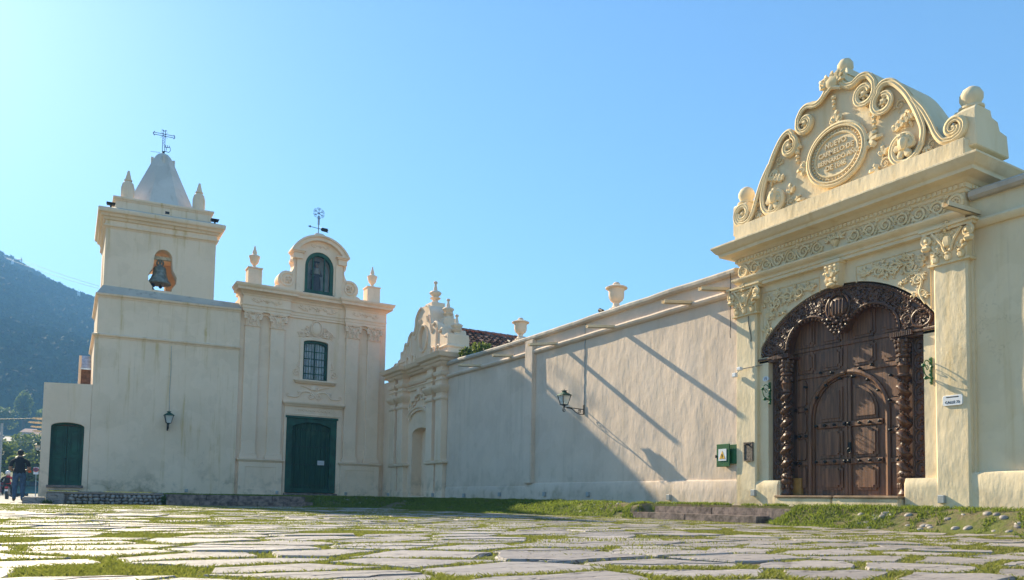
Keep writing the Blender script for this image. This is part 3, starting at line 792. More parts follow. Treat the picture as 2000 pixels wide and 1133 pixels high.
for sg in (0, 1):
    mx = (lambda s: s) if sg == 0 else (lambda s: SM-s)
    pts = [(8.32, 9.12), (7.55, 9.12)]+arc(7.52, 9.30, .12, .12, 260, 90, 6)+[(7.60, 9.42)]+arc(7.92, 9.72, .41, .41, 215, 72, 10)+curve([(8.08, 10.12), (8.17, 10.3), (8.18, 10.5), (8.10, 10.66), (8.16, 10.84), (8.32, 10.95)], 3)
    mb = fm(); mb.plate([(mx(a), b) for a, b in pts], -.75, -.11)
    mb.tube([(mx(s), d, z) for s, d, z in spiral(7.92, 9.72, .34, .09, 60, 1.6, 28, -.09)], .042, 6)
    rosette(mb, mx(7.92), 9.72, -.08, .18)
    mb.tube([(mx(p[0]), -.10, p[1]) for p in curve([(8.1, 9.92), (8.2, 10.15), (8.22, 10.45), (8.2, 10.75)], 4)], .03, 5)
    mb.blob((mx(7.53), -.35, 9.36), (.13, .27, .13), 10, 6); mb.blob((mx(8.14), -.35, 10.66), (.10, .14, .10), 6, 4)
    mb.build('volute', 'facade', CH)
mb = fm(); mb.box(9.06, 9.54, -.70, -.16, 11.84, 12.0); mb.frustum((9.30, -.43), (.24, .27), (.14, .18), 12.0, 12.10); mb.build('acroterion', 'facade', CH, .012)
sprig2 = fm(); sprig(sprig2, 9.30, 11.42, -.09, .42, .8); sprig2.build('tympanum_relief', 'facade', CH)
for a, b in ((6.30, 6.87), (11.59, 12.20)):
    c = (a+b)/2
    mb = fm(); mb.box(a, b, -.80, -.22, 9.2, 10.02); mb.box(a-.03, b+.03, -.83, -.19, 10.02, 10.08); mb.build('finial_pedestal', 'facade', CH, .012)
    mb = fm(); mb.lathe((c, -.5, 10.08), [(.16, 0), (.15, .05), (.07, .10), (.06, .14), (.10, .18), (.17, .27), (.20, .38), (.21, .45), (.235, .50), (.235, .54), (.19, .57), (.12, .60), (.085, .64), (.10, .70), (.075, .78), (.05, .86), (.02, 1.0)], 14)
    mb.build('finial_urn', 'facade', CH)
for s in (6.72, 12.02):
    mb = fm(); mb.box(s-.05, s+.05, -.25, -.214, 9.28, 9.33); mb.build('drain_hole', 'black', CH)
# door
DR = fm()
DR.plate([(8.09, .50), (10.30, .50), (10.30, 3.80), (8.09, 3.80)], -.32, -.08, [[(8.36, .56), (10.03, .56), (10.03, 3.36), (9.86, 3.45)]+arc(9.195, 3.40, .62, .16, 20, 160, 6)+[(8.53, 3.45), (8.36, 3.36)]])
DR.box(8.04, 10.35, -.3, -.03, 3.72, 3.82)
door = DR.build('door', 'green', CH, .012); door['label'] = 'large green plank double door'
for i in range(8):
    a = 8.30+i*.225
    mb = fm(); mb.box(a+.004, a+.221, -.36, -.24+(.012 if i in (3, 4) else 0)+rng.uniform(-.008, .008), .56, 3.55); mb.build('plank', 'greenwood', door, .008)
mb = fm()
for z in (.82, 1.72, 2.50, 3.24):
    for i in range(15):
        s = 8.40+i*.113
        mb.blob((s, -.225, z+rng.uniform(-.01, .01)), (.022, .03, .022), 6, 4)
mb.build('studs', 'iron', door, kind='stuff')
mb = fm(); mb.box(8.32, 10.08, -.34, -.205, .56, .68); mb.build('kick_board', 'green', door, .01)
mb = fm(); mb.box(8.05, 10.35, -.5, .12, .30, .47); mb.build('threshold', 'stone', CH, .015)
sg_ = fm(); sg_.box(9.52, 9.82, -.205, -.19, 1.72, 1.92); o = sg_.build('door_notice', 'paper', None, loc=fr_f(9.67, -.2, 1.72))
tag(o, 'small white notice fixed to the green plank door', 'notice')
mb = fm()
for k in range(5): mb.box(9.57+k*.042, 9.60+k*.042, -.19, -.187, 1.80, 1.835)
mb.build('faded_print', 'grey', o, kind='stuff')
mb = fm(); mb.sweep([(8.0, -.3), (8.0, -.02), (10.5, -.02), (10.5, -.3)], [(-.1, 4.24), (.03, 4.24), (.05, 4.30), (.10, 4.33), (.12, 4.40), (.12, 4.44), (-.1, 4.46)]); mb.build('door_hood', 'facade', CH, .008)
mb = fm(); mb.plate([(7.98, .2), (10.52, .2), (10.52, 4.26), (7.98, 4.26)], -.3, -.06, [[(8.09, .15+.06), (10.31, .15+.06), (10.31, 3.80), (8.09, 3.80)]])
mb.box(8.05, 10.45, -.3, -.035, 3.86, 3.92); mb.build('door_surround', 'facade', CH, .012)
mb = fm()
for k in range(9): mb.tube(curve([(8.5+k*.17, -.05, 4.07), (8.56+k*.17, -.05, 4.11), (8.62+k*.17, -.05, 4.05), (8.68+k*.17, -.05, 4.08)], 3), .016, 4)
mb.build('hood_relief', 'facade', CH)
# window
WN = fm(); WN.plate([(8.70, 5.43), (9.82, 5.43), (9.82, 7.10)]+arc(9.26, 7.10, .56, .12, 0, 180, 8)[1:], -.34, -.20, [[(8.80, 5.50), (9.72, 5.50), (9.72, 6.98)]+arc(9.26, 6.98, .46, .12, 0, 180, 8)[1:]])
wnd = WN.build('window', 'green', CH, .008); wnd['label'] = 'barred window with green frame'
for i in range(8):
    mb = fm(); s = 8.86+i*.115; mb.tube([(s, -.17, 5.50), (s, -.17, 7.04)], .012, 6); mb.build('bar', 'green', wnd)
for z in (5.72, 6.05, 6.38, 6.70):
    mb = fm(); mb.box(8.78, 9.74, -.18, -.16, z-.018, z+.018); mb.build('crossbar', 'green', wnd)
for a, b in ((8.80, 9.25), (9.27, 9.72)):
    mb = fm(); mb.box(a, b, -.30, -.29, 5.5, 7.06); mb.build('pane', 'glass', wnd)
mb = fm(); mb.box(9.235, 9.285, -.31, -.26, 5.5, 7.08); mb.build('mullion', 'green', wnd)
cur = [(8.78+.02*i, -.42+.025*math.sin(i*1.1)) for i in range(49)]
mb = MB(fr_f); mb.add([(s, d, 5.45) for s, d in cur]+[(s, d, 7.18) for s, d in cur], [(i, i+1, 50+i, 49+i) for i in range(48)]); mb.build('curtain', 'curtain', wnd)
mb = fm(); mb.sweep([(8.42, -.3), (8.42, -.04), (10.1, -.04), (10.1, -.3)], [(-.1, 5.26), (.02, 5.26), (.05, 5.33), (.09, 5.36), (.09, 5.41), (-.1, 5.43)]); mb.build('window_sill', 'facade', CH, .008)
mb = fm(); mb.plate([(8.56, 5.42), (9.96, 5.42), (9.96, 7.12)]+arc(9.26, 7.10, .70, .26, 0, 180, 8), -.2, -.085, [win]); mb.build('window_surround', 'facade', CH, .01)
mb = fm()
for sg in (-1, 1):
    mb.tube(spiral(9.26+sg*.82, 5.72, .16, .04, 90, -sg*1.3, 16, -.10), .024, 5)
    mb.tube(curve([(9.26+sg*.66, -.1, 5.95), (9.26+sg*.80, -.1, 6.02), (9.26+sg*.70, -.1, 6.3)], 4), .022, 5); mb.build('window_scroll', 'facade', CH); mb = fm()
mb.blob((9.26, -.10, 7.72), (.22, .06, .30), 10, 6); mb.tube([(9.26+.25*math.cos(R(a)), -.08, 7.72+.33*math.sin(R(a))) for a in range(0, 361, 20)], .028, 5)
for i in range(5): mb.blob((9.26+(i-2)*.07, -.08, 8.04+.02*(2-abs(i-2))), .04, 5, 3)
for sg in (-1, 1):
    vine_scroll(mb, 9.26+sg*.45, 7.66, -.10, .15, 90, sg); vine_scroll(mb, 9.26+sg*.66, 7.44, -.10, .13, 120, -sg); leafy(mb, 9.26+sg*.30, 7.40, -.1, .3, R(90-sg*60)); vine_scroll(mb, 9.26+sg*.28, 7.42, -.1, .09, 0, sg, leaves=2)
mb.build('window_crest', 'facade', CH)
mb = fm()
mb.blob((9.26, -.1, 5.10), (.16, .06, .14), 8, 5)
for sg in (-1, 1):
    mb.tube(spiral(9.26+sg*.17, 4.72, .15, .03, 90, sg*1.6, 20, -.09), .036, 5)
    mb.tube(curve([(9.26+sg*.15, -.1, 4.88), (9.26+sg*.5, -.1, 4.90), (9.26+sg*.75, -.1, 4.66), (9.26+sg*1.15, -.1, 4.66)], 5), .034, 5)
    mb.tube(curve([(9.26+sg*.1, -.1, 5.0), (9.26+sg*.35, -.1, 5.1), (9.26+sg*.62, -.1, 5.16)], 4), .034, 5)
    mb.tube(spiral(9.26+sg*1.15, 4.74, .08, .02, -90, sg*1.2, 12, -.1), .018, 5); leafy(mb, 9.26+sg*.6, 4.78, -.1, .22, R(90-sg*50))
mb.build('sill_relief', 'facade', CH)
# niche: glazed frame
NF = fm()
NF.plate([(8.64, 9.28), (9.96, 9.28), (9.96, 10.50)]+arc(9.30, 10.50, .66, .70, 0, 180, 14)[1:], -.30, -.14, [[(8.80, 9.46), (9.80, 9.46), (9.80, 10.48)]+arc(9.30, 10.48, .50, .54, 0, 180, 14)[1:]])
nf = NF.build('niche_frame', 'green', CH, .01)
for s in (9.04, 9.55):
    mb = fm(); mb.box(s-.025, s+.025, -.27, -.17, 9.4, 10.95); mb.build('mullion', 'green', nf)
for a, b in ((8.78, 9.015), (9.065, 9.525), (9.575, 9.82)):
    mb = fm(); tz = 10.85 if (a < 8.8 or a > 9.5) else 11.04
    mb.box(a, b, -.235, -.228, 9.42, tz); mb.build('pane', 'glass', nf)
mb = fm(); mb.box(8.60, 10.0, -.3, -.06, 9.22, 9.32); mb.build('niche_sill', 'green', CH, .01)
mb = fm(); mb.box(8.5, 10.1, -.99, -.955, 9.2, 11.3); mb.build('niche_back', 'lime', CH)
# statue of a robed figure standing in the niche (an object, not a person)
ST = thing('niche_statue', fr_f(9.28, -.6, 9.30), 'dark robed saint statue standing behind the niche glass', 'statue')
mb = fm()
mb.lathe((9.28, -.6, 9.30), [(.24, 0), (.25, .08), (.23, .10), (.22, .35), (.20, .7), (.17, .95), (.185, 1.1), (.16, 1.25), (.07, 1.30)], 12, 6, (.1, .9), .08)
mb.build('robe', simple('statue_robe', (.055, .04, .045), .7), ST)
mb = fm(); mb.lathe((9.28, -.6, 9.30), [(.19, 1.0), (.21, 1.12), (.17, 1.24), (.09, 1.29)], 12); mb.build('cape', simple('statue_cape', (.45, .38, .30), .8), ST)
mb = fm(); mb.blob((9.28, -.57, 10.70), (.085, .09, .115), 10, 7); mb.build('head', simple('statue_face', (.42, .27, .2), .6), ST)
mb = fm(); mb.blob((9.28, -.62, 10.73), (.115, .10, .145), 10, 7); mb.box(9.19, 9.37, -.68, -.56, 10.50, 10.66); mb.box(9.15, 9.41, -.64, -.52, 10.84, 10.88); mb.build('veil', simple('statue_veil', (.03, .025, .03), .7), ST)
for sg in (-1, 1):
    mb = fm(); mb.tube([(9.28+sg*.17, -.6, 10.46), (9.28+sg*.23, -.56, 10.25), (9.28+sg*.12, -.42, 10.22)], [.055, .055, .04], 7); mb.build('arm', simple('statue_sleeve', (.08, .05, .05), .7), ST)
# weather vane over the gable
def vm(): return MB(lambda s, d, z: fr_f(s, d, z+.08))
VN = thing('weather_vane', fr_f(9.28, -.42, 12.06), 'iron weather vane with arrow and openwork cross above the church gable', 'weather vane')
mb = vm(); mb.tube([(9.28, -.42, 12.05), (9.28, -.42, 12.75)], .018, 6); mb.build('rod', 'iron', VN)
mb = vm(); mb.tube([(8.88, -.42, 12.30), (9.66, -.42, 12.26)], .014, 5); mb.add([(8.80, -.42, 12.305), (8.93, -.41, 12.36), (8.93, -.43, 12.25)], [(0, 1, 2)])
mb.plate([(9.42, 12.19), (9.74, 12.17), (9.69, 12.215), (9.74, 12.26), (9.69, 12.31), (9.74, 12.35), (9.42, 12.35), (9.38, 12.27)], -.428, -.412); mb.build('arrow', 'iron', VN)
mb = vm()
for sg in (-1, 1): mb.tube([(9.28+sg*.035, -.42, 12.45), (9.28+sg*.035, -.42, 12.85)], .010, 5)
for k in range(6):
    a = R(30+60*k); c = (9.28, 12.98)
    mb.tube([(c[0], -.42, c[1]), (c[0]+.22*math.cos(a), -.42, c[1]+.22*math.sin(a))], .013, 5)
    mb.tube(spiral(c[0]+.21*math.cos(a+.25), c[1]+.21*math.sin(a+.25), .06, .02, math.degrees(a)+180, 1.0, 10, -.42), .010, 4)
    mb.tube(spiral(c[0]+.21*math.cos(a-.25), c[1]+.21*math.sin(a-.25), .06, .02, math.degrees(a)+180, -1.0, 10, -.42), .010, 4)
mb.build('openwork_cross', 'iron', VN)

# ---------------------------------------------------------------- bell tower
TW = thing('bell_tower', fr_t(-2.7, 0, .3), 'square cream bell tower with stained walls, keyhole belfry opening and pyramid roof', 'bell tower')
def tm(): return MB(fr_t)
mb = tm(); mb.box(-5.36, -.02, -4.9, 0, -.1, 6.42); mb.build('shaft', 'tower', TW, .015)
mb = tm(); mb.box(-5.30, -.02, -4.84, -.05, 6.5, 8.0); mb.build('upper_shaft', 'tower', TW, .015)
pl = [(-5.36, -4.9), (-5.36, 0), (-.02, 0)]
mb = tm(); mb.sweep(pl, [(-.3, 6.38), (.02, 6.38), (.035, 6.44), (.09, 6.46), (.10, 6.52), (.02, 6.56), (-.3, 6.56)]); mb.build('string_course', 'tower', TW, .006)
mb = tm(); mb.sweep([(-5.30, -4.84), (-5.30, -.05), (-.02, -.05)], [(-.3, 7.98), (.02, 7.98), (.04, 8.05), (.10, 8.07), (.11, 8.14), (.02, 8.17), (-.3, 8.2)]); mb.build('shoulder_cornice', 'tower', TW, .006)
mb = tm()
mb.add([(-5.36, 0.02, 8.16), (-.02, 0.02, 8.16), (-.02, -4.9, 8.16), (-5.36, -4.9, 8.16), (-5.16, -.35, 8.55), (-.02, -.35, 8.45), (-.02, -4.5, 8.45), (-5.16, -4.5, 8.55)], [(0,1,5,4),(1,2,6,5),(2,3,7,6),(3,0,4,7),(4,5,6,7)]); mb.build('weathering', 'stonecap', TW)
S0, S1, D0, D1 = -5.15, -1.07, -4.42, -.35
cs = -3.04
half = [(.36, 8.60), (.36, 8.72), (.52, 8.96), (.53, 9.20), (.37, 9.50), (.34, 9.78)]
key = [(cs+a, b) for a, b in half]+[(cs+p[0], p[1]) for p in arc(0, 9.92, .34, .38, 0, 180, 10)]+[(cs-a, b) for a, b in reversed(half)]
mb = tm(); mb.plate([(S0, 8.4), (S1, 8.4), (S1, 10.95), (S0, 10.95)], D1-.55, D1, [key]); mb.build('belfry_front', 'tower', TW)
mb = tm(); mb.plate([(S0, 8.4), (S1, 8.4), (S1, 10.95), (S0, 10.95)], D0, D0+.55, [[(cs+(p[0]-cs)*1.25, p[1]) for p in key]]); mb.build('belfry_back', 'tower', TW)
for s0, s1 in ((S0, S0+.55), (S1-.55, S1)):
    fr2 = lambda u, w, z: fr_t(w, u, z)
    q = MB(fr2); c2 = (D0+D1)/2
    q.plate([(D0+.55, 8.4), (D1-.55, 8.4), (D1-.55, 10.95), (D0+.55, 10.95)], s0, s1, [[(c2+(p[0]-cs), p[1]) for p in key]]); q.build('belfry_side', 'tower', TW)
mb = tm(); mb.box(S0+.1, S1-.1, D0+.1, D1-.1, 10.6, 11.6); mb.build('belfry_vault', 'tower', TW)
loop = [(S0, D0), (S0, D1), (S1, D1), (S1, D0)]
ring = loop+[loop[0]]
def ringpath(s0, s1, d0, d1): return [(s0, d0), (s0, d1), (s1, d1), (s1, d0), (s0+.001, d0)]
mb = tm(); mb.sweep([(S0, D0), (S0, D1), (S1, D1), (S1, D0)], [(-.4, 10.86), (.02, 10.86), (.04, 10.92), (.09, 10.94), (.09, 11.0), (.03, 11.02), (.03, 11.18), (.10, 11.20), (.12, 11.29), (.20, 11.31), (.22, 11.40), (.31, 11.44), (.32, 11.58), (.28, 11.62), (-.4, 11.78)])
mb.build('belfry_cornice', 'tower', TW, .006)
PS0, PS1, PD0, PD1 = -4.86, -1.24, -4.15, -.72
mb = tm(); mb.add([(S0-.25, D1+.25, 11.62), (S1+.25, D1+.25, 11.62), (S1+.25, D0-.25, 11.62), (S0-.25, D0-.25, 11.62), (PS0, PD1, 11.86), (PS1, PD1, 11.86), (PS1, PD0, 11.86), (PS0, PD0, 11.86)], [(0,1,5,4),(1,2,6,5),(2,3,7,6),(3,0,4,7),(4,5,6,7)]); mb.build('cornice_weathering', 'stonecap', TW)
mb = tm(); mb.box(PS0, PS1, PD0, PD1, 11.8, 12.18); mb.sweep([(PS0, PD0), (PS0, PD1), (PS1, PD1), (PS1, PD0)], [(-.4, 12.16), (.03, 12.16), (.05, 12.22), (.09, 12.24), (.09, 12.32), (-.4, 12.34)]); mb.build('parapet', 'tower', TW, .008)
pc = ((PS0+PS1)/2, (PD0+PD1)/2)
def octa(mb, prof, rot=22.5):
    pts = []
    for h, z in prof:
        for k in range(8):
            a = R(rot+45*k); r_ = h/math.cos(R(22.5)); pts.append((pc[0]+r_*math.cos(a), pc[1]+r_*math.sin(a), z))
    n = len(prof); mb.add(pts, [(i*8+j, i*8+(j+1) % 8, (i+1)*8+(j+1) % 8, (i+1)*8+j) for i in range(n-1) for j in range(8)]+[tuple((n-1)*8+j for j in range(8))])
mb = tm(); octa(mb, [(1.42, 12.25), (1.37, 12.38), (1.03, 13.2), (.68, 14.05), (.42, 14.68), (.31, 14.92), (.20, 15.07), (.07, 15.14)]); mb.build('spire', 'spire', TW, smooth=20)
for k in range(4):
    a = R(90*k); 
    mb = tm(); x, y = pc[0]+.42*math.cos(a), pc[1]+.42*math.sin(a); mb.box(x-.055, x+.055, y-.055, y+.055, 14.5, 14.90); mb.build('spire_fin', 'spire', TW, .01)
for a, b in ((-4.42, -1.0), (-1.72, -1.0), (-4.42, -3.85), (-1.72, -3.85)):
    mb = tm(); mb.lathe((a, b, 12.33), [(.25, 0), (.25, .50), (.20, .70), (.12, .78), (.155, .80), (.155, .84), (.12, .86), (.05, 1.16), (.04, 1.22)], 8); mb.build('pinnacle', 'tower', TW, smooth=20)
mb = tm(); mb.box(-3.02, -2.86, PD1-.05, PD1+.004, 11.92, 12.03); mb.build('drain_hole', 'black', TW)
CRS = thing('tower_cross', fr_t(pc[0], pc[1], 15.12), 'openwork wrought iron cross with small banner on top of the tower spire', 'cross')
mb = tm(); x, y = pc
mb.box(x-.05, x+.05, y-.05, y+.05, 15.08, 15.24); mb.build('socket', 'iron', CRS)
mb = tm()
for sg in (-1, 1): mb.tube([(x+sg*.045, y, 15.2), (x+sg*.045, y, 16.18)], .012, 5)
for k in range(5): mb.tube([(x-.045, y, 15.5+k*.11), (x+.045, y, 15.56+k*.11), (x-.045, y, 15.61+k*.11)], .008, 4)
for sg in (-1, 1): mb.tube(curve([(x, y, 16.14), (x+sg*.06, y, 16.20), (x+sg*.10, y, 16.16)], 3), .012, 4)
mb.build('upright', 'iron', CRS)
mb = tm()
for dz in (0, .085): mb.tube([(x-.40, y, 15.93+dz), (x+.40, y, 15.93+dz)], .013, 5)
for sg in (-1, 1): mb.tube(curve([(x+sg*.38, y, 15.88), (x+sg*.43, y, 15.97), (x+sg*.38, y, 16.06)], 3), .016, 5)
for a in (45, 135, 225, 315): mb.tube([(x+.06*math.cos(R(a)), y, 15.97+.06*math.sin(R(a))), (x+.2*math.cos(R(a)), y, 15.97+.2*math.sin(R(a)))], .006, 4)
mb.build('crossarm', 'iron', CRS)
mb = tm(); mb.tube([(x+.02, y, 15.26), (x+.22, y, 15.24), (x+.27, y, 15.32), (x+.27, y, 15.46), (x+.02, y, 15.44)], .014, 5)
for k in range(3): mb.tube([(x+.08+k*.07, y, 15.45), (x+.06+k*.08, y, 15.55)], .012, 4)
mb.tube([(x+.1, y, 15.27), (x+.12, y, 15.44)], .01, 4); mb.tube([(x-.5, y, 15.14), (x-.12, y, 15.17)], .008, 4); mb.build('banner', 'iron', CRS)
# bell
BL = thing('church_bell', fr_t(cs-.08, -.75, 8.9), 'old greenish bronze bell hanging in the keyhole opening of the tower', 'bell')
bx, bd = cs-.08, -.75
mb = tm(); mb.lathe((bx, bd, 8.95), [(.44, 0), (.45, .03), (.40, .10), (.33, .22), (.27, .38), (.245, .55), (.24, .64), (.20, .71), (.10, .75), (.02, .76)], 22); mb.build('bell_body', 'bell', BL)
mb = tm()
for sg in (-1, 1): mb.tube(curve([(bx, bd, 9.68), (bx+sg*.12, bd, 9.80), (bx+sg*.06, bd, 9.95), (bx, bd, 9.98)], 4), .04, 6)
mb.tube([(bx, bd, 9.68), (bx, bd, 10.0)], .05, 6); mb.build('bell_crown', 'bell', BL)
mb = tm(); mb.tube([(bx, bd, 9.5), (bx+.05, bd, 8.86)], .022, 6); mb.blob((bx+.05, bd, 8.84), .07, 8, 5); mb.build('clapper', 'iron', BL)
mb = tm(); mb.box(cs-.75, cs+.75, bd-.08, bd+.08, 9.96, 10.10); mb.build('headstock', 'timber', BL, .01)
mb = tm(); mb.lathe((cs-.33, -.55, 8.58), [(.07, 0), (.07, .10), (.03, .12), (.03, .17), (.08, .19), (.06, .30), (.02, .33)], 8); o = mb.build('belfry_spotlight', 'iron', None, loc=fr_t(cs-.33, -.55, 8.58)); tag(o, 'small black lamp on the sill of the belfry opening', 'spotlight')
for k, (s, lab) in enumerate(((S0+.12, 'small floodlight on the street side corner of the tower cornice'), (S1-.1, 'small floodlight on the church side corner of the tower cornice'))):
    t = thing('floodlight', fr_t(s, D1+.12, 11.66), lab, 'floodlight', 'floodlights on the tower cornice')
    mb = tm(); mb.box(s-.03, s+.03, D1+.08, D1+.16, 11.64, 11.76); mb.build('bracket', 'iron', t)
    mb = tm(); mb.frustum((s, D1+.12), (.13, .09), (.16, .13), 11.76, 11.84); mb.build('housing', 'iron', t)
# annex with arched green door
AN = thing('annex', fr_t(-6.15, 0, .2), 'low flat roofed cream annex with arched green double door beside the tower', 'annex')
adoor = [(-6.66, .60), (-5.55, .60), (-5.55, 2.84)]+arc(-6.105, 2.84, .555, .16, 0, 180, 10)[1:]
mb = tm(); mb.plate([(-6.96, -.4), (-5.365, -.4), (-5.365, 4.52), (-6.96, 4.48)], -.6, 0, [adoor]); mb.build('front_wall', 'facade', AN, .0)
mb = tm(); mb.box(-6.95, -5.38, -3.9, -.6, -.4, 4.46); mb.build('rear_volume', 'tower', AN)
DRa = tm(); DRa.plate([(p[0], p[1]) for p in adoor], -.36, -.20, [[(-6.60, .64), (-5.61, .64), (-5.61, 2.80)]+arc(-6.105, 2.80, .495, .13, 0, 180, 10)[1:]]); ad = DRa.build('door', 'green', AN, .01); ad['label'] = 'arched green double door'
for a, b in ((-6.61, -6.11), (-6.10, -5.60)):
    top = 2.88; mb = tm(); mb.box(a, b, -.42, -.30, .62, top); lf = mb.build('door_leaf', 'green', ad, .008)
for a, b in ((-6.54, -6.19), (-6.02, -5.68)):
    for z0, z1 in ((.76, 1.66), (1.80, 2.72)):
        mb = tm(); mb.plate([(a, z0), (b, z0), (b, z1), (a, z1)], -.30, -.27, [[(a+.035, z0+.035), (b-.035, z0+.035), (b-.035, z1-.035), (a+.035, z1-.035)]]); mb.box(a+.07, b-.07, -.30, -.285, z0+.07, z1-.07); mb.build('panel', 'green', ad, .004)
mb = tm(); mb.blob((-6.13, -.26, 1.62), .03, 6, 4); mb.build('knob', 'iron', ad)
mb = tm(); mb.box(-6.72, -5.50, -.3, .10, .50, .60); mb.build('door_sill', 'stone', AN, .01)
mb = tm(); mb.box(-6.62, -5.62, .0, .38, .15, .42); o = mb.build('door_step', 'stone', None, .015, loc=fr_t(-6.1, .2, .15)); tag(o, 'dark stone step below the green annex door', 'step')
# lower chapel wall and roof glimpsed behind the annex
CB = thing('rear_chapel', (.6, 37.6, 0), 'narrow end of a tiled roof and white wall behind the annex', 'building')
mb = MB(); mb.box(.26, .36, 37.0, 37.3, 4, 6.15); mb.build('gable_edge', 'tower', CB, .01)
mb = MB(); mb.box(.36, 1.2, 37.1, 38.2, 4, 5.6); mb.build('brick_wall', simple('old_brick', (.16, .085, .05), .9, 0, .5, 6, .8, 30), CB)
mb = MB(); mb.add([(.34, 36.95, 5.62), (1.0, 36.95, 5.62), (1.0, 37.6, 6.25), (.34, 37.6, 6.25), (.34, 36.95, 5.56), (1.0, 36.95, 5.56), (1.0, 37.6, 6.19), (.34, 37.6, 6.19)], [(0,1,2,3),(4,7,6,5),(0,4,5,1),(1,5,6,2),(2,6,7,3),(3,7,4,0)]); mb.build('metal_flashing', simple('zinc', (.6, .6, .6), .3, .9), CB)
# ---------------------------------------------------------------- convent wall
fw = fr_x(0.0)                                               # s = -Y
def wm(): return MB(fw)
CW = thing('convent_wall', (12.4, 16, .3), 'long tall cream plaster wall between the small portal and the carved gate', 'wall')
def wall_grid(y0, y1, z0, z1, d, amp, step=.13, seed=0):
    ny = int((y1-y0)/step)+1; nz = int((z1-z0)/step)+1; pts = []; mb = wm()
    for j in range(nz+1):
        for i in range(ny+1):
            Y = y0+(y1-y0)*i/ny; z = z0+(z1-z0)*j/nz
            v = mnoise.noise(Vector((Y*.55, z*.55, seed)))*1.0+mnoise.noise(Vector((Y*1.9, z*1.5, seed+3)))*.5+mnoise.noise(Vector((Y*5, z*4, seed+5)))*.16
            pts.append((-Y, d+v*amp, z))
    return mb.add(pts, [(j*(ny+1)+i, j*(ny+1)+i+1, (j+1)*(ny+1)+i+1, (j+1)*(ny+1)+i) for j in range(nz) for i in range(ny)])
def wavy_run(y0, y1, prof, zoff=lambda y: 0, step=.35, amp=.012):
    n = max(2, int((y1-y0)/step)); mb = wm(); k = len(prof); pts = []
    for i in range(n+1):
        Y = y0+(y1-y0)*i/n; w = mnoise.noise(Vector((Y*.9, 3.3, 0)))*amp+zoff(Y); w2 = mnoise.noise(Vector((Y*1.4, 8.3, 0)))*amp
        pts += [(-Y, o+w2, z+w) for o, z in prof]
    fs = [(i*k+j, i*k+(j+1) % k, (i+1)*k+(j+1) % k, (i+1)*k+j) for i in range(n) for j in range(k)]+[tuple(range(k)), tuple(n*k+j for j in range(k))]
    return mb.add(pts, fs)
mb = wm(); mb.box(-26.1, -11.7, -.75, -.10, 0, 5.40); mb.build('core', 'wall', CW)
wall_grid(11.6, 26.2, .3, 5.5, -.055, .011, seed=1).build('plaster_face', 'wall', CW)
zb = lambda y: .05*sstep(20.6, 26, np.float64(y))
def dado_run(y0, y1, top, d):
    mb = wm(); n = int((y1-y0)/.2); pts = []; prof = [(-.2, .0), (d, .0), (d, .3), (d, .6), (d, top-.05), (d-.02, top-.012), (d-.06, top), (-.2, top+.004)]; k = len(prof)
    for i in range(n+1):
        Y = y0+(y1-y0)*i/n
        for q, (o, z) in enumerate(prof):
            v = mnoise.noise(Vector((Y*1.3, z*2.2, 4)))*.014+mnoise.noise(Vector((Y*4, z*4, 9)))*.006
            pts.append((-Y, o+(v if 0 < q < 7 else 0), z+(mnoise.noise(Vector((Y*.8, 1, 1)))*.012 if q > 3 else 0)))
    return mb.add(pts, [(i*k+j, i*k+j+1, (i+1)*k+j+1, (i+1)*k+j) for i in range(n) for j in range(k-1)])
dado_run(11.62, 20.1, .885, 0.0).build('dado', 'wall', CW); dado_run(20.1, 26.15, .80, -.012).build('dado', 'wall', CW)
wavy_run(11.65, 26.2, [(-.2, 4.90), (.0, 4.90), (.045, 4.935), (.06, 4.985), (.035, 5.03), (-.2, 5.06)], zb).build('string_course', 'wall', CW)
wavy_run(11.65, 26.6, [(-.85, 5.36), (.03, 5.36), (.07, 5.40), (.075, 5.46), (.03, 5.505), (-.4, 5.56), (-.85, 5.50)], lambda y: 1.6*zb(y), amp=.02).build('coping', 'stonecap', CW)
mb = wm(); mb.box(-20.36, -19.90, -.3, .075, .87, 5.36); mb.build('pilaster', 'wall', CW, .02, seg=2)
def spout(root, Y, L, z, dz, mat='timber'):
    mb = wm()
    for a, b in (((-.055, -.03), (.055, -.02)), ((-.055, -.03), (-.04, .05)), ((.04, -.03), (.055, .05))):
        pts = []
        for d, zz in ((-.1, z), (L, z+dz)):
            pts += [(-Y+a[0], d, zz+a[1]), (-Y+b[0], d, zz+a[1]), (-Y+b[0], d, zz+b[1]), (-Y+a[0], d, zz+b[1])]
        mb.add(pts, [(0,1,2,3),(7,6,5,4)]+[(i, (i+1) % 4, 4+(i+1) % 4, 4+i) for i in range(4)])
    return mb.build('drain_spout', 'gate', root)
for Y, L, z, dz in ((18.65, .98, 5.02, -.17), (15.91, .90, 5.0, -.12), (13.01, .88, 5.02, -.12), (11.95, .78, 5.09, -.12), (21.29, .72, 5.04, -.06), (23.42, .88, 5.03, -.08)): spout(CW, Y, L, z, dz)
CR = thing('right_wall', (12.55, 1, .3), 'plain cream wall continuing on the far side of the carved gate', 'wall')
mb = wm(); mb.box(-6.76, 9, -.85, -.20, 0, 5.42); mb.build('core', 'gate', CR)
wall_grid(-9, 6.76, .3, 5.45, -.15, .012, .18, seed=7).build('plaster_face', 'gate', CR)
dado_run(-9, 6.76, .94, -.03).build('dado', 'gate', CR)
wavy_run(-9, 6.72, [(-.3, 4.88), (-.10, 4.88), (-.05, 4.92), (-.035, 4.97), (-.06, 5.01), (-.3, 5.04)]).build('string_course', 'gate', CR)
wavy_run(-9, 6.72, [(-.9, 5.36), (-.07, 5.36), (-.02, 5.40), (-.015, 5.47), (-.06, 5.51), (-.5, 5.56), (-.9, 5.5)], amp=.015).build('coping', 'stonecap', CR)
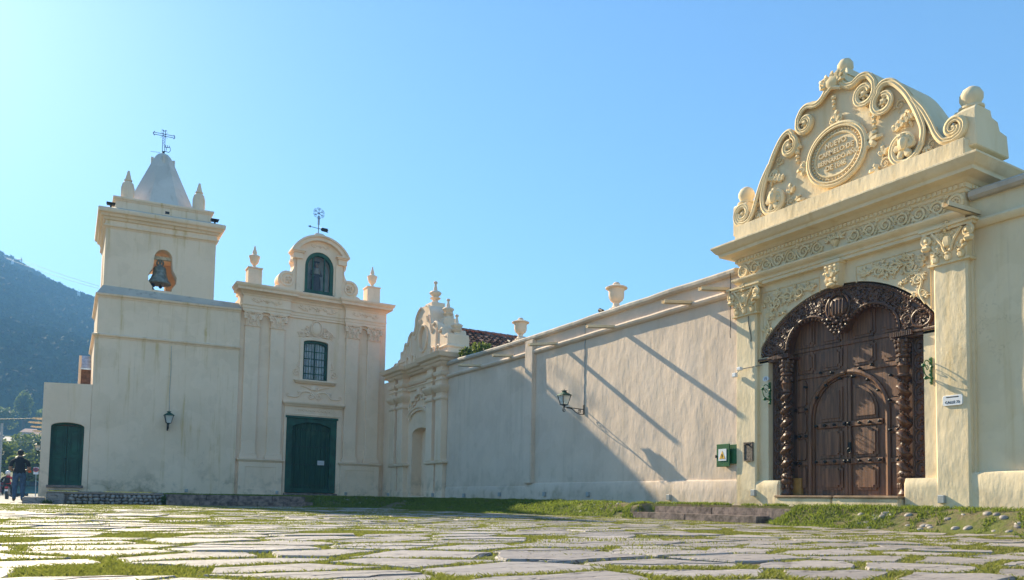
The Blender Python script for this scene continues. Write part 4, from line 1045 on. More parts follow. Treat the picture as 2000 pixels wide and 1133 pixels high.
spout(CR, 6.62, .80, 5.10, -.04)

# ---------------------------------------------------------------- small baroque portal in the corner
fp = fr_x(28.9)
def pm(): return MB(fp)
PT = thing('side_portal', (12.4, 28.9, .3), 'blind baroque side portal with curvy gable and urns in the shaded corner', 'portal')
pd = [(-.80, .42), (.80, .42), (.80, 3.02)]+arc(0, 3.02, .80, .24, 0, 180, 10)[1:]
mb = pm(); mb.plate([(-4.9, 0), (2.75, 0), (2.75, 5.6), (-4.9, 5.6)], -.8, -.10, [pd]); mb.box(-1, 1, -.9, -.55, .3, 3.4); mb.build('portal_wall', 'facade', PT)
for sg in (-1, 1):
    for a, b in ((1.25, 1.80), (2.12, 2.66)):
        s0, s1 = sorted((sg*a, sg*b)); dd = .20
        mb = pm(); mb.box(s0, s1, -.3, dd, 1.80, 4.16); mb.build('pilaster', 'facade', PT, .012)
        mb = pm(); pth = [(s0, -.3), (s0, dd), (s1, dd), (s1, -.3)]
        mb.sweep(pth, [(-.1, 4.14), (.03, 4.14), (.06, 4.20), (.06, 4.25), (0, 4.27), (0, 4.42), (.05, 4.44), (.09, 4.52), (.13, 4.56), (.15, 4.66), (.15, 4.70), (-.1, 4.72)]); mb.build('capital', 'facade', PT, .006)
        mb = pm(); mb.sweep(pth, [(-.1, 4.71), (.02, 4.71), (.02, 4.86), (.07, 4.90), (.07, 4.94), (.0, 4.96), (.0, 5.05), (.06, 5.08), (.10, 5.16), (.10, 5.22), (.0, 5.24), (.0, 5.42), (.08, 5.46), (.12, 5.52), (-.1, 5.54)]); mb.build('entablature_block', 'facade', PT, .006)
    s0, s1 = sorted((sg*1.15, sg*2.74))
    mb = pm(); mb.sweep([(s0, -.3), (s0, .12), (s1, .12), (s1, -.3)], [(-.1, 1.68), (.04, 1.68), (.07, 1.74), (.07, 1.80), (-.1, 1.82)]); mb.box(s0+.1, s0+.72, -.3, .10, .3, 1.70); mb.box(s1-.72, s1-.1, -.3, .10, .3, 1.70); mb.box(s0+.02, s1-.02, -.3, .13, .2, .62); mb.build('pedestal', 'facade', PT, .01)
mb = pm(); mb.sweep([(-1.25, -.04), (1.25, -.04)], [(-.1, 4.86), (.02, 4.86), (.04, 4.95), (.09, 4.99), (.09, 5.03), (-.1, 5.05)]); mb.sweep([(-1.25, -.04), (1.25, -.04)], [(-.1, 5.10), (.02, 5.10), (.06, 5.2), (.06, 5.26), (-.1, 5.28)]); mb.build('architrave', 'facade', PT, .006)
cp = [(-2.78, -.4), (-2.78, .25), (-1.15, .25), (-1.15, .02), (1.15, .02), (1.15, .25), (2.78, .25), (2.78, -.9)]
mb = pm(); mb.sweep(cp, [(-.3, 5.50), (.02, 5.50), (.06, 5.58), (.14, 5.62), (.16, 5.70), (.28, 5.74), (.30, 5.84), (.34, 5.90), (-.3, 5.98)]); mb.build('cornice', 'facade', PT, .006)
mb = pm(); ob = arc(0, 3.62, 1.06, .46, 0, 180, 16); ib = arc(0, 3.60, .94, .36, 180, 0, 16); mb.plate(ob+ib, -.2, .0); ob = arc(0, 3.62, 1.12, .52, 0, 180, 16); ib = arc(0, 3.62, 1.05, .45, 180, 0, 16); mb.plate(ob+ib, -.2, .05); mb.build('arch_hood', 'facade', PT, .006)
mb = pm()
for sg in (-1, 1):
    mb.tube([(p[0], -.04, p[1]) for p in curve([(sg*1.1, 4.18), (sg*.98, 4.02), (sg*.86, 4.18), (sg*.78, 4.42), (sg*.52, 4.44), (sg*.44, 4.62), (sg*.22, 4.60), (sg*.08, 4.84)], 5)], .05, 6)
    mb.tube([(p[0], -.06, p[1]) for p in curve([(sg*.86, 4.0), (sg*.72, 4.22), (sg*.48, 4.27), (sg*.40, 4.43), (sg*.18, 4.42), (0, 4.62)], 5)], .035, 6)
    mb.tube(spiral(sg*1.08, 4.2, .08, .02, 0, 1.2, 12, -.03), .03, 5)
mb.box(-.16, .16, -.2, .03, 4.62, 4.9); mb.build('arch_crest', 'facade', PT)
# gable
half = [(2.25, 5.92), (2.25, 6.70), (1.98, 6.86), (1.80, 7.06), (1.62, 7.00), (1.50, 7.16), (1.36, 7.40), (1.10, 7.44), (.96, 7.42), (.84, 7.66), (.78, 7.98), (.60, 8.20), (.30, 8.30)]
right = curve([(2.25, 6.70), (2.02, 6.80), (1.88, 7.08), (1.62, 7.02), (1.50, 7.30), (1.22, 7.46), (.98, 7.40), (.82, 7.64), (.76, 7.98), (.52, 8.24), (.28, 8.34)], 4)
outl = [(2.25, 5.9)]+[tuple(p) for p in right]+mirror([tuple(p) for p in right])[::-1]+[(-2.25, 5.9)]
mb = pm(); ov = [(.38*math.cos(R(a))-.02, 6.98+.52*math.sin(R(a))) for a in range(0, 360, 20)]
mb.plate(outl, -1.15, -.16, [ov]); mb.plate([(p[0]*.98, 6.98+(p[1]-6.98)*.98) for p in ov], -.5, -.24); mb.build('gable', 'facade', PT)
mb = pm()
for sg in (-1, 1):
    mb.tube([(sg*p[0], -.15, p[1]-.03) for p in right], .065, 6)
    mb.tube([(sg*p[0], -.16, p[1]) for p in curve([(.30, 7.85), (.42, 7.62), (.5, 7.86), (.66, 7.50), (.80, 7.1), (1.0, 7.22)], 4)], .045, 6)
    for cxx, r_ in ((1.55, .20), (.98, .20)):
        mb.tube([(sg*cxx+r_*math.cos(R(a)), -.13, 6.18+r_*1.3*math.sin(R(a))) for a in range(-20, 201, 20)], .05, 6)
    mb.tube([(sg*1.35, -.15, 6.0), (sg*1.32, -.15, 7.2)], .05, 6)
mb.tube([(.42*math.cos(R(a))-.02, -.14, 6.98+.56*math.sin(R(a))) for a in range(0, 361, 20)], .05, 6)
mb.build('gable_moulding', 'facade', PT)
mb = pm()
for k in range(3):
    s = -2.5-k*.42; mb.tube([(s+.19*math.cos(R(a)), -.13, 6.0+(.42-.1*k)*math.sin(R(a))) for a in range(-10, 191, 20)], .05, 6)
mb.plate([(-2.2, 5.85), (-2.2, 6.62), (-2.6, 6.50), (-2.8, 6.36), (-3.2, 6.40), (-3.5, 6.22), (-4.9, 6.2), (-4.9, 5.85)], -.6, -.18); mb.build('gable_wing', 'facade', PT)
def urn(mb, c, z, h, sc=1.0):
    p = [(.20, 0), (.20, .06), (.13, .10), (.11, .18), (.20, .26), (.23, .30), (.13, .36), (.15, .40), (.23, .48), (.25, .56), (.19, .64), (.09, .68), (.075, .80), (.05, .95), (.045, 1.02), (.075, 1.06), (.085, 1.11), (.06, 1.16), (.01, 1.18)]
    mb.lathe((c[0], c[1], z), [(r*sc, q*h/1.18) for r, q in p], 14, 7, (.38*h/1.18, .60*h/1.18), .07)
mb = pm(); mb.box(-.34, .34, -.95, -.35, 8.2, 8.50); mb.build('urn_block', 'facade', PT, .012)
mb = pm(); urn(mb, (0, -.65), 8.50, .98); mb.build('urn', 'facade', PT)
for sg in (-1, 1):
    mb = pm(); mb.box(sg*1.22-.26, sg*1.22+.26, -.95, -.4, 7.1, 7.62); mb.build('urn_block', 'facade', PT, .012)
    mb = pm(); urn(mb, (sg*1.22, -.68), 7.62, .85, .95); mb.build('urn', 'facade', PT)
    mb = pm(); s0, s1 = sorted((sg*1.80, sg*2.42)); mb.box(s0, s1, -1.05, -.12, 5.9, 6.78); mb.sweep([(s0, -1.05), (s0, -.12), (s1, -.12), (s1, -1.05)], [(-.1, 6.24), (.03, 6.24), (.07, 6.3), (.03, 6.36), (-.1, 6.36)]); mb.build('gable_pier', 'facade', PT, .015)
    mb = pm(); urn(mb, (sg*2.1, -.65), 6.78, .86, .95); mb.build('urn', 'facade', PT)
mb = pm(); mb.box(-.85, .85, -.6, .05, .25, .45); mb.build('threshold', 'facade', PT, .015)

# ---------------------------------------------------------------- carved gate portal
fg = fr_x(9.2)
def gm(): return MB(fg)
GP = thing('gate_portal', (12.4, 9.2, .3), 'ornate cream gate portal with scrolled pediment, inscribed oval and dark carved wooden doors', 'gate')
arch_out = arc(0, 2.22, 2.34, 2.34, 38, 142, 24)             # plaster arch edge, apex 4.56
hole = [(-1.66, .35), (1.66, .35), (1.66, 3.42), (1.86, 3.42), (1.86, 3.62)]+[p for p in arch_out if abs(p[0]) < 1.85]+[(-1.86, 3.62), (-1.86, 3.42), (-1.66, 3.42)]
mb = gm(); mb.plate([(-2.5, 0), (2.5, 0), (2.5, 5.2), (-2.5, 5.2)], -.6, -.10, [hole]); mb.build('portal_wall', 'gate', GP)
mb = gm(); mb.box(-2.46, 2.46, -1.35, -.62, 4.2, 6.2); mb.box(-2.46, -1.7, -1.35, -.62, 0, 4.3); mb.box(1.7, 2.46, -1.35, -.62, 0, 4.3); mb.build('portal_mass', 'gate', GP)
for sg in (-1, 1):
    s0, s1 = sorted((sg*1.90, sg*2.46))
    mb = gm(); n = 26; pts = []
    # hand plastered pilaster: soft, slightly uneven prism
    prof = [(s0, -.3), (s0, -.03), (s0+.03, 0), ((s0+s1)/2, .004), (s1-.03, 0), (s1, -.03), (s1, -.3)]
    for i in range(n+1):
        z = .2+(4.42-.2)*i/n
        for q, (s, d) in enumerate(prof):
            v = mnoise.noise(Vector((s*2+sg*9, d*2, z*1.6)))*.016; pts.append((s+v*.6, d+v, z))
    k = len(prof); mb.add(pts, [(i*k+j, i*k+j+1, (i+1)*k+j+1, (i+1)*k+j) for i in range(n) for j in range(k-1)]); mb.build('pilaster', 'gate', GP)
    mb = gm(); capital(mb, sg*2.18, .0, 4.38, .64, .62, .84); mb.build('capital', 'carving', GP)
    a0, a1 = sorted((sg*1.33, sg*1.96)); mb = gm(); pts = []; n = 8
    prof = [(a0, -.3), (a0, -.03), (a0+.03, .0), (a0*.5+a1*.5, .006), (a1-.03, 0), (a1, -.3)]
    for i in range(n+1):
        z = .2+.64*i/n
        for s, d in prof:
            v = mnoise.noise(Vector((s*2.4, d, z*3+sg)))*.016; pts.append((s+v*.5, d+v-(.04 if i == n and d > -.1 else 0), z+(.01 if i == n else 0)))
    k = len(prof); mb.add(pts, [(i*k+j, i*k+j+1, (i+1)*k+j+1, (i+1)*k+j) for i in range(n) for j in range(k-1)]+[tuple(n*k+j for j in range(k))]); mb.box(a0, a1, -.3, -.05, .2, .845); mb.build('dado', 'gate', GP)
ep = [(-2.33, -.5), (-2.33, .02), (2.44, .02), (2.44, -1.3)]
mb = gm(); mb.sweep(ep, [(-.3, 4.96), (.0, 4.96), (.0, 5.02), (.03, 5.03), (.03, 5.08), (.09, 5.11), (.13, 5.16), (.13, 5.19), (-.3, 5.21)]); mb.build('architrave', 'gate', GP, .004)
mb = gm(); mb.sweep(ep, [(-.3, 5.20), (.0, 5.20), (.0, 5.50), (-.3, 5.50)]); mb.build('frieze', 'gate', GP)
mb = gm(); mb.sweep(ep, [(-.3, 5.49), (.02, 5.49), (.04, 5.53), (.04, 5.54), (.07, 5.545), (.07, 5.62), (.10, 5.63), (.14, 5.68), (.31, 5.70), (.32, 5.76), (.36, 5.78), (.41, 5.85), (.44, 5.89), (.44, 5.925), (-.3, 5.98)]); mb.build('cornice', 'gate', GP, .004)
mb = gm()
for i in range(55):
    s = -2.38+i*.0891; mb.box(s, s+.05, .03, .115, 5.55, 5.615)
for i in range(12):
    d = -.10-i*.0891; mb.box(2.44, 2.53, d-.05, d, 5.55, 5.615)
mb.build('dentils', 'carving', GP, .004, kind='stuff')
fgf = lambda s, d, z: fg(s*.955+.055, d, z)
mb = MB(fgf); fd = .045
for sg in (-1, 1):
    for i in range(7):
        s = sg*(.42+i*.325); up = 1 if i % 2 == 0 else -1
        if i == 6:
            mb.tube([(s+.12*math.cos(R(a)), fd, 5.35+.12*math.sin(R(a))) for a in range(0, 361, 24)], .028, 6); mb.tube([(s+.075*math.cos(R(a)), fd, 5.35+.075*math.sin(R(a))) for a in range(0, 361, 30)], .016, 5)
            for a in (0, 60, 120): mb.tube([(s+.06*math.cos(R(a)), fd, 5.35+.06*math.sin(R(a))), (s-.06*math.cos(R(a)), fd, 5.35-.06*math.sin(R(a)))], .012, 4)
            continue
        vine_scroll(mb, s, 5.35, fd, .125, 180 if sg > 0 else 0, up*sg, 1.5, .026, 5)
        mb.tube(curve([(s-sg*.11, fd, 5.35-up*.02), (s+sg*.06, fd, 5.35+up*.13), (s+sg*.2, fd, 5.35-up*.04)], 4), .018, 4)
        leafy(mb, s+sg*.165, 5.35-up*.10, fd, .13, R(90) if up < 0 else R(-90))
for i in range(5): leafy(mb, (i-2)*.06, 5.38, fd+.02, .16, R(90-(i-2)*28))
mb.lathe((0, fd, 5.22), [(.05, 0), (.03, .03), (.08, .10), (.10, .14), (.05, .15)], 10); mb.build('frieze_carving', 'carving', GP)
# keystone bracket
mb = gm(); mb.frustum((0, -.02), (.12, .10), (.17, .12), 4.50, 4.93); mb.box(-.20, .20, -.2, .13, 4.92, 4.99); mb.build('keystone', 'gate', GP, .01)
mb = gm()
for z, r_ in ((4.86, .05), (4.60, .06)):
    for sg in (-1, 0, 1): mb.blob((sg*.10, .10, z), (.05, .05, r_), 6, 4)
leafy(mb, 0, 4.65, .11, .25, R(90)); leafy(mb, -.06, 4.70, .10, .2, R(110)); leafy(mb, .06, 4.70, .10, .2, R(70)); mb.blob((0, .10, 4.52), (.10, .07, .05), 8, 5); mb.build('keystone_carving', 'carving', GP)
# spandrel panels
for sg in (-1, 1):
    mb = gm(); dq = -.07
    pth = [(sg*s, dq, z) for s, z in curve([(.45, 4.66), (.62, 4.60), (.85, 4.68), (1.10, 4.55), (1.32, 4.62), (1.52, 4.40), (1.66, 4.25), (1.62, 4.02), (1.72, 3.82)], 5)]
    mb.tube(pth, .020, 5)
    for s, z, r_, u in ((.58, 4.62, .075, 1), (.86, 4.60, .095, -1), (1.15, 4.56, .12, 1), (1.44, 4.52, .13, -1), (1.60, 4.26, .10, 1), (1.68, 4.02, .07, -1), (1.40, 4.70, .06, 1), (1.66, 4.64, .08, -1)):
        vine_scroll(mb, sg*s, z, dq, r_, 0 if sg > 0 else 180, u*sg, 1.4, .022, 5)
    for i in range(9):
        t = i/8; s = .55+1.15*t; z = 4.70-.75*t*t; leafy(mb, sg*s, z-.1*(i % 2), dq, .12, R(rng.uniform(0, 360)))
    edge = [(sg*s, -.095, z) for s, z in ((.40, 4.50), (.40, 4.80), (1.80, 4.80), (1.80, 3.72))]
    g_ = random.Random(8); cnt = 0
    while cnt < 46:
        s_ = g_.uniform(.5, 1.75); z_ = g_.uniform(3.8, 4.76)
        if math.hypot(s_, z_-2.22) < 2.48: continue
        leafy(mb, sg*s_, z_, dq, g_.uniform(.07, .11), g_.uniform(0, 6.28)); cnt += 1
    mb.tube(edge, .014, 4); mb.build('spandrel_carving', 'carving', GP)
# pediment
fgp = lambda s, d, z: fg(s*1.02-.03, d, 6.40+(z-6.32)*1.075)
fgf = lambda s, d, z: fg(s*.955+.055, d, z)
def gp(): return MB(fgp)
dP = .08
ph = curve([(.0, 8.52), (.16, 8.46), (.20, 8.30), (.36, 8.16), (.56, 8.20), (.74, 8.16), (.86, 7.98), (.92, 7.80), (1.05, 7.86), (1.22, 7.80), (1.42, 7.58), (1.60, 7.28), (1.74, 7.02), (1.88, 6.74), (2.04, 6.46), (2.22, 6.38)], 4)
ph = [tuple(p) for p in ph]
outl = [(2.42, 6.06), (2.42, 6.40)]+ph[::-1]+mirror(ph)[1:]+[(-2.42, 6.40), (-2.42, 6.06)]
mb = gp(); mb.plate(outl, -1.0, -.12); mb.build('pediment', 'gate', GP)
mb = gm(); mb.box(-2.47, 2.47, -1.15, .04, 5.9, 6.40); mb.build('plinth', 'gate', GP, .02, seg=2)
qd = -.06
def dband(mb, pts, r=.055):
    P = [(p[0], qd, p[1]) for p in pts]; mb.tube(P, r, 6, 1.25)
    Q = []
    for i, p in enumerate(pts):
        a = pts[max(0, i-1)]; b = pts[min(len(pts)-1, i+1)]; dx, dz = b[0]-a[0], b[1]-a[1]; L = math.hypot(dx, dz) or 1
        Q.append((p[0]-dz/L*r*.95, qd+.035, p[1]+dx/L*r*.95))
    mb.tube(Q, r*.5, 5)
for sg in (-1, 1):
    mb = gp()
    m_ = lambda pts: [(sg*p[0], p[1]) for p in pts]
    b1 = curve([(.14, 8.26), (.24, 8.12), (.40, 8.06), (.58, 8.12), (.72, 8.08), (.82, 7.94)], 6)
    sp1 = [(p[0], p[2]) for p in spiral(.64, 7.80, .20, .10, 35, -1.05, 20)]
    dband(mb, m_([tuple(p[:2]) for p in b1]+sp1[1:]), .048)
    sp2 = [(p[0], p[2]) for p in spiral(1.02, 7.50, .20, .10, 120, .95, 20)][::-1]
    b2 = curve([(.90, 7.70), (1.02, 7.80), (1.20, 7.74), (1.40, 7.50), (1.55, 7.22), (1.66, 6.95), (1.72, 6.72), (1.68, 6.48)], 6)
    dband(mb, m_(sp2+[tuple(p[:2]) for p in b2][2:]), .050)
    sp3 = [(p[0], p[2]) for p in spiral(1.40, 6.58, .29, .13, -15, -.95, 26)]
    dband(mb, m_(sp3), .050)
    b3 = curve([(1.52, 7.32), (1.70, 7.08), (1.84, 6.80), (1.94, 6.56), (2.06, 6.40), (2.22, 6.36)], 6)
    sp4 = [(p[0], p[2]) for p in spiral(2.24, 6.56, .20, .07, -95, 1.3, 24)]
    dband(mb, m_([tuple(p[:2]) for p in b3]+sp4[2:]), .048)
    mb.tube(spiral(sg*.17, 8.34, .10, .02, -90, sg*1.4, 18, qd+.04), .032, 5)
    mb.build('pediment_scroll', 'carving', GP)
def FL(mb): mb.build('flower_carving', 'carving', GP)
for sg in (-1, 1):
    for s, z, r_ in ((.64, 7.80, .12), (1.02, 7.50, .12), (2.24, 6.56, .09)):
        mb = gp(); rosette(mb, sg*s, z, qd, r_, 6); mb.blob((sg*s, qd+.02, z), r_*.5, 6, 4); FL(mb)
    mb = gp()
    for k in range(6): mb.blob((sg*1.40+.12*math.cos(k*1.05), qd+.02, 6.58+.14*math.sin(k*1.05)), (.10, .06, .07), 6, 4, k*1.05)
    mb.blob((sg*1.40, qd+.05, 6.62), (.10, .10, .12), 8, 5); mb.blob((sg*1.36, qd+.06, 6.74), (.06, .07, .07), 6, 4); leafy(mb, sg*1.40, 6.46, qd+.04, .22, R(90)); FL(mb)
    mb = gp()
    for k in range(5): leafy(mb, sg*(1.22+k*.10), 6.90+.03*k, qd, .20, R(90-sg*(20-k*12)))
    FL(mb)
    mb = gp(); vine_scroll(mb, sg*1.02, 6.45, qd-.02, .10, 0, sg, 1.3); leafy(mb, sg*.92, 6.40, qd-.02, .26, R(180 if sg > 0 else 0)); leafy(mb, sg*1.0, 6.58, qd-.02, .24, R(100)); FL(mb)
    mb = gp(); vine_scroll(mb, sg*1.86, 6.46, qd-.02, .08, 0, sg, 1.2); leafy(mb, sg*1.88, 6.60, qd-.02, .18, R(90)); leafy(mb, sg*1.78, 6.46, qd-.02, .2, R(-90)); FL(mb)
    mb = gp(); vine_scroll(mb, sg*1.30, 7.34, qd-.03, .09, 0, sg, 1.2); leafy(mb, sg*1.36, 7.20, qd-.03, .24, R(-60 if sg > 0 else 240)); leafy(mb, sg*1.45, 7.06, qd-.03, .2, R(-70 if sg > 0 else 250)); FL(mb)
    mb = gp()
    for k in range(4): mb.blob((sg*.83, qd, 7.40-.085*k), (.06-.008*k, .055, .045), 6, 4)
    leafy(mb, sg*.83, 7.50, qd, .24, R(-90)); FL(mb)
mb = gp(); mb.blob((0, qd+.02, 8.30), (.16, .10, .14), 8, 5)
for k in range(5): leafy(mb, (k-2)*.05, 8.26, qd+.05, .26, R(90-(k-2)*24))
FL(mb)
mb = gp()
for k in range(3): mb.blob((0, qd, 8.02-.09*k), (.05-.01*k, .05, .045), 6, 4)
FL(mb)
mb = gp(); mb.tube([(-.18, qd+.03, 8.12), (.0, qd+.06, 8.2), (.18, qd+.03, 8.12)], .035, 5); mb.frustum((0, -.5), (.20, .30), (.12, .2), 8.42, 8.60); mb.lathe((0, -.42, 8.56), [(.09, 0), (.12, .03), (.15, .10), (.145, .18), (.10, .25), (.02, .28)], 16); mb.build('crowning_ball', 'gate', GP)
for sg in (-1, 1):
    s0, s1 = sorted((sg*2.20, sg*2.56))
    mb = gp(); pr = [(-.10, 6.2), (-.10, 6.78), (-.15, 6.84), (-.56, 6.84), (-.60, 6.74), (-.78, 6.71), (-.84, 6.58), (-1.06, 6.55), (-1.12, 6.2)]
    mb.add([(s, d, z) for s in (s0, s1) for d, z in pr], [tuple(range(len(pr))), tuple(len(pr)+i for i in reversed(range(len(pr))))]+[(i, (i+1) % len(pr), len(pr)+(i+1) % len(pr), len(pr)+i) for i in range(len(pr))])
    mb.build('end_pier', 'gate', GP, .015)
    mb = gp(); c = sg*2.38; mb.lathe((c, -.33, 6.83), [(.15, 0), (.19, .03), (.19, .06), (.12, .08), (.13, .10), (.175, .19), (.175, .26), (.13, .34), (.06, .385), (.01, .39)], 18); mb.build('ball_finial', 'gate', GP)
# oval cartouche
mb = gp(); oc = (.05, 6.95)
def ell(a, b, n=36): return [(oc[0]+a*math.cos(2*math.pi*i/n), oc[1]+b*math.sin(2*math.pi*i/n)) for i in range(n)]
mb.plate(ell(.62, .54), -.2, -.06); mb.build('cartouche', 'gate', GP)
mb = gp()
for a, b, r_, d in ((.62, .54, .042, -.05), (.57, .49, .02, -.02), (.46, .38, .022, -.05)):
    e = ell(a, b, 40); mb.tube([(p[0], d, p[1]) for p in e]+[(e[0][0], d, e[0][1])], r_, 6)
for i in range(44):
    a = 2*math.pi*i/44; mb.blob((oc[0]+.515*math.cos(a), -.045, oc[1]+.435*math.sin(a)), (.022, .03, .012), 5, 3, a)
for ang, L in ((90, .26), (180, .26), (0, .30)):
    a = R(ang); bs, bz = oc[0]+.66*math.cos(a), oc[1]+.58*math.sin(a)
    leafy(mb, bs, bz, -.06, L, a); leafy(mb, bs, bz, -.06, L*.7, a+.9); leafy(mb, bs, bz, -.06, L*.7, a-.9)
    for sg in (-1, 1): mb.tube(spiral(bs+math.cos(a)*.05-math.sin(a)*sg*.09, bz+math.sin(a)*.05+math.cos(a)*sg*.09, .055, .015, ang+180, sg*1.3, 12, -.05), .02, 5)
mb.build('cartouche_frame', 'carving', GP)
for t, z, sz in (('NUEVO', 7.12, .125), ('CARMELO DE', 6.98, .115), ('S. BERNARDO A\u00d1O', 6.84, .105), ('DE 1846', 6.71, .115)):
    mb = gp(); put_text(mb, t, sz*1.08, .024, oc[0], -.052, z); mb.build('inscription_line', 'gate', GP, smooth=0, kind='stuff')
for s in (-1.36, .02, 1.40):
    mb = gm(); mb.box(s-.055, s+.055, .0, .046, 5.965, 6.03); mb.build('drain_hole', 'black', GP)
mb = gm(); mb.box(-1.32, -.02, -.45, .12, .26, .50); mb.box(.0, 1.32, -.45, .125, .26, .505); mb.build('sill_base', 'gate', GP, .02, seg=2)
mb = gm(); mb.box(-1.32, .02, -.42, .15, .50, .545); mb.box(.04, 1.34, -.42, .155, .50, .548); mb.build('sill_stone', simple('sill_stone', (.36, .24, .15), .8), GP, .015, seg=2)

# carved wooden arch
def foil(sg): return [(sg*p[0], p[1]) for p in arc(-.65, 3.50, .56, .56, 180, 38, 12)]
inner = [(-1.23, 3.38)]+foil(1)+[(-.11, 3.70), (0, 3.66), (.11, 3.70)]+foil(-1)[::-1]+[(1.23, 3.38)]
aout = [p for p in arc(0, 2.22, 2.31, 2.31, 38, 142, 24) if abs(p[0]) < 1.84]
WA = gm(); WA.plate([(1.84, 3.38), (1.84, 3.62)]+aout+[(-1.84, 3.62), (-1.84, 3.38)]+inner, -.42, -.14); wa = WA.build('carved_arch', 'wood', GP, .006)
mb = gm(); wd = -.12
mb.tube([(p[0], wd, p[1]) for p in foil(1)], .030, 6); mb.tube([(p[0], wd, p[1]) for p in foil(-1)], .030, 6)
mb.tube([(p[0], wd, p[1]-.045) for p in aout], .025, 6)
for p in arc(0, 2.22, 2.29, 2.29, 39, 141, 70):
    if abs(p[0]) < 1.8: mb.blob((p[0], wd+.02, p[1]), (.018, .02, .018), 5, 3)
mb.build('arch_moulding', 'wood', wa)
mb = gm()
for sg in (-1, 1):
    for k, ang in enumerate((160, 141, 121, 101, 82, 64)):
        a = R(ang); rr = .56+(.17 if ang > 75 else .16); s, z = -.65+rr*math.cos(a), 3.50+rr*math.sin(a); r_ = (.13, .125, .125, .12, .11, .10)[k]
        vine_scroll(mb, sg*-s if sg > 0 else s, z, wd, r_, 0, 1 if k % 2 else -1, 1.5, .020, 5)
    for k in range(15):
        a = R(176-k*9.4); s, z = -.65+.53*math.cos(a), 3.50+.53*math.sin(a)
        for q in range(2): mb.blob((-sg*s, wd-.03+.04*q, z-.01-.015*q), (.030, .035, .026), 5, 3, a)
    # end medallions and S scrolls
    mb.tube([(sg*1.62+.17*math.cos(R(a)), wd, 3.60+.15*math.sin(R(a))) for a in range(0, 361, 24)], .028, 6); 
    for k in range(7): mb.blob((sg*1.62+.085*math.cos(k*.9), wd, 3.60+.08*math.sin(k*.9)), (.04, .035, .03), 5, 3, k)
    rosette(mb, sg*1.62, 3.60, wd, .10, 6)
    mb.tube(spiral(sg*1.36, 3.62, .11, .03, 90, sg*1.5, 18, wd), .026, 5); mb.tube(spiral(sg*1.34, 3.88, .10, .03, -60, -sg*1.4, 18, wd), .024, 5)
    for k in range(5): leafy(mb, sg*(1.30+.03*k), 3.46+.02*k, wd, .12, R(60+k*25))
    for k in range(12): mb.box(sg*1.30+(k-6)*.034, sg*1.30+(k-6)*.034+.02, -.2, -.02, 3.33, 3.41)
# central shield and pendant
mb.blob((0, wd, 4.12), (.21, .08, .22), 12, 7)
for k in range(5): mb.tube([((k-2)*.075, wd+.07, 4.26), ((k-2)*.07, wd+.08, 3.98)], .016, 5)
mb.tube([(-.16, wd+.06, 4.14), (.16, wd+.06, 4.14)], .016, 5); mb.tube([(.25*math.cos(R(a)), wd+.02, 4.12+.26*math.sin(R(a))) for a in range(0, 361, 20)], .025, 6)
for row, (z, n, w_) in enumerate(((3.92, 8, .30), (3.84, 7, .25), (3.76, 5, .18), (3.69, 4, .12), (3.63, 2, .05))):
    for k in range(n): mb.blob(((k-(n-1)/2)*2*w_/max(1, n-1), wd+.03+.02*math.cos(k*2.1), z+.01*math.sin(k*3)), (.035, .045, .042), 6, 4, k)
for sg in (-1, 1):
    for k in range(4): leafy(mb, sg*(.28+.04*k), 4.30-.08*k, wd, .15, R(90-sg*(30+20*k)))
    vine_scroll(mb, sg*.40, 4.28, wd, .09, 90, sg, 1.4, .018); vine_scroll(mb, sg*.62, 4.29, wd, .075, 90, -sg, 1.4, .016)
g_ = random.Random(5); cnt = 0
while cnt < 230:
    s_ = g_.uniform(-1.8, 1.8); z_ = g_.uniform(3.45, 4.5); ro = math.hypot(s_, z_-2.22); ri = math.hypot(abs(s_)-.65, z_-3.50)
    if ro > 2.24 or (ri < .60 and z_ > 3.3) or (abs(s_) < .3 and z_ < 4.3) or (abs(s_) < 1.25 and z_ < 3.5): continue
    leafy(mb, s_, z_, wd-.005, g_.uniform(.08, .13), g_.uniform(0, 6.28), .5); cnt += 1
mb.build('arch_carving', 'wood', wa)
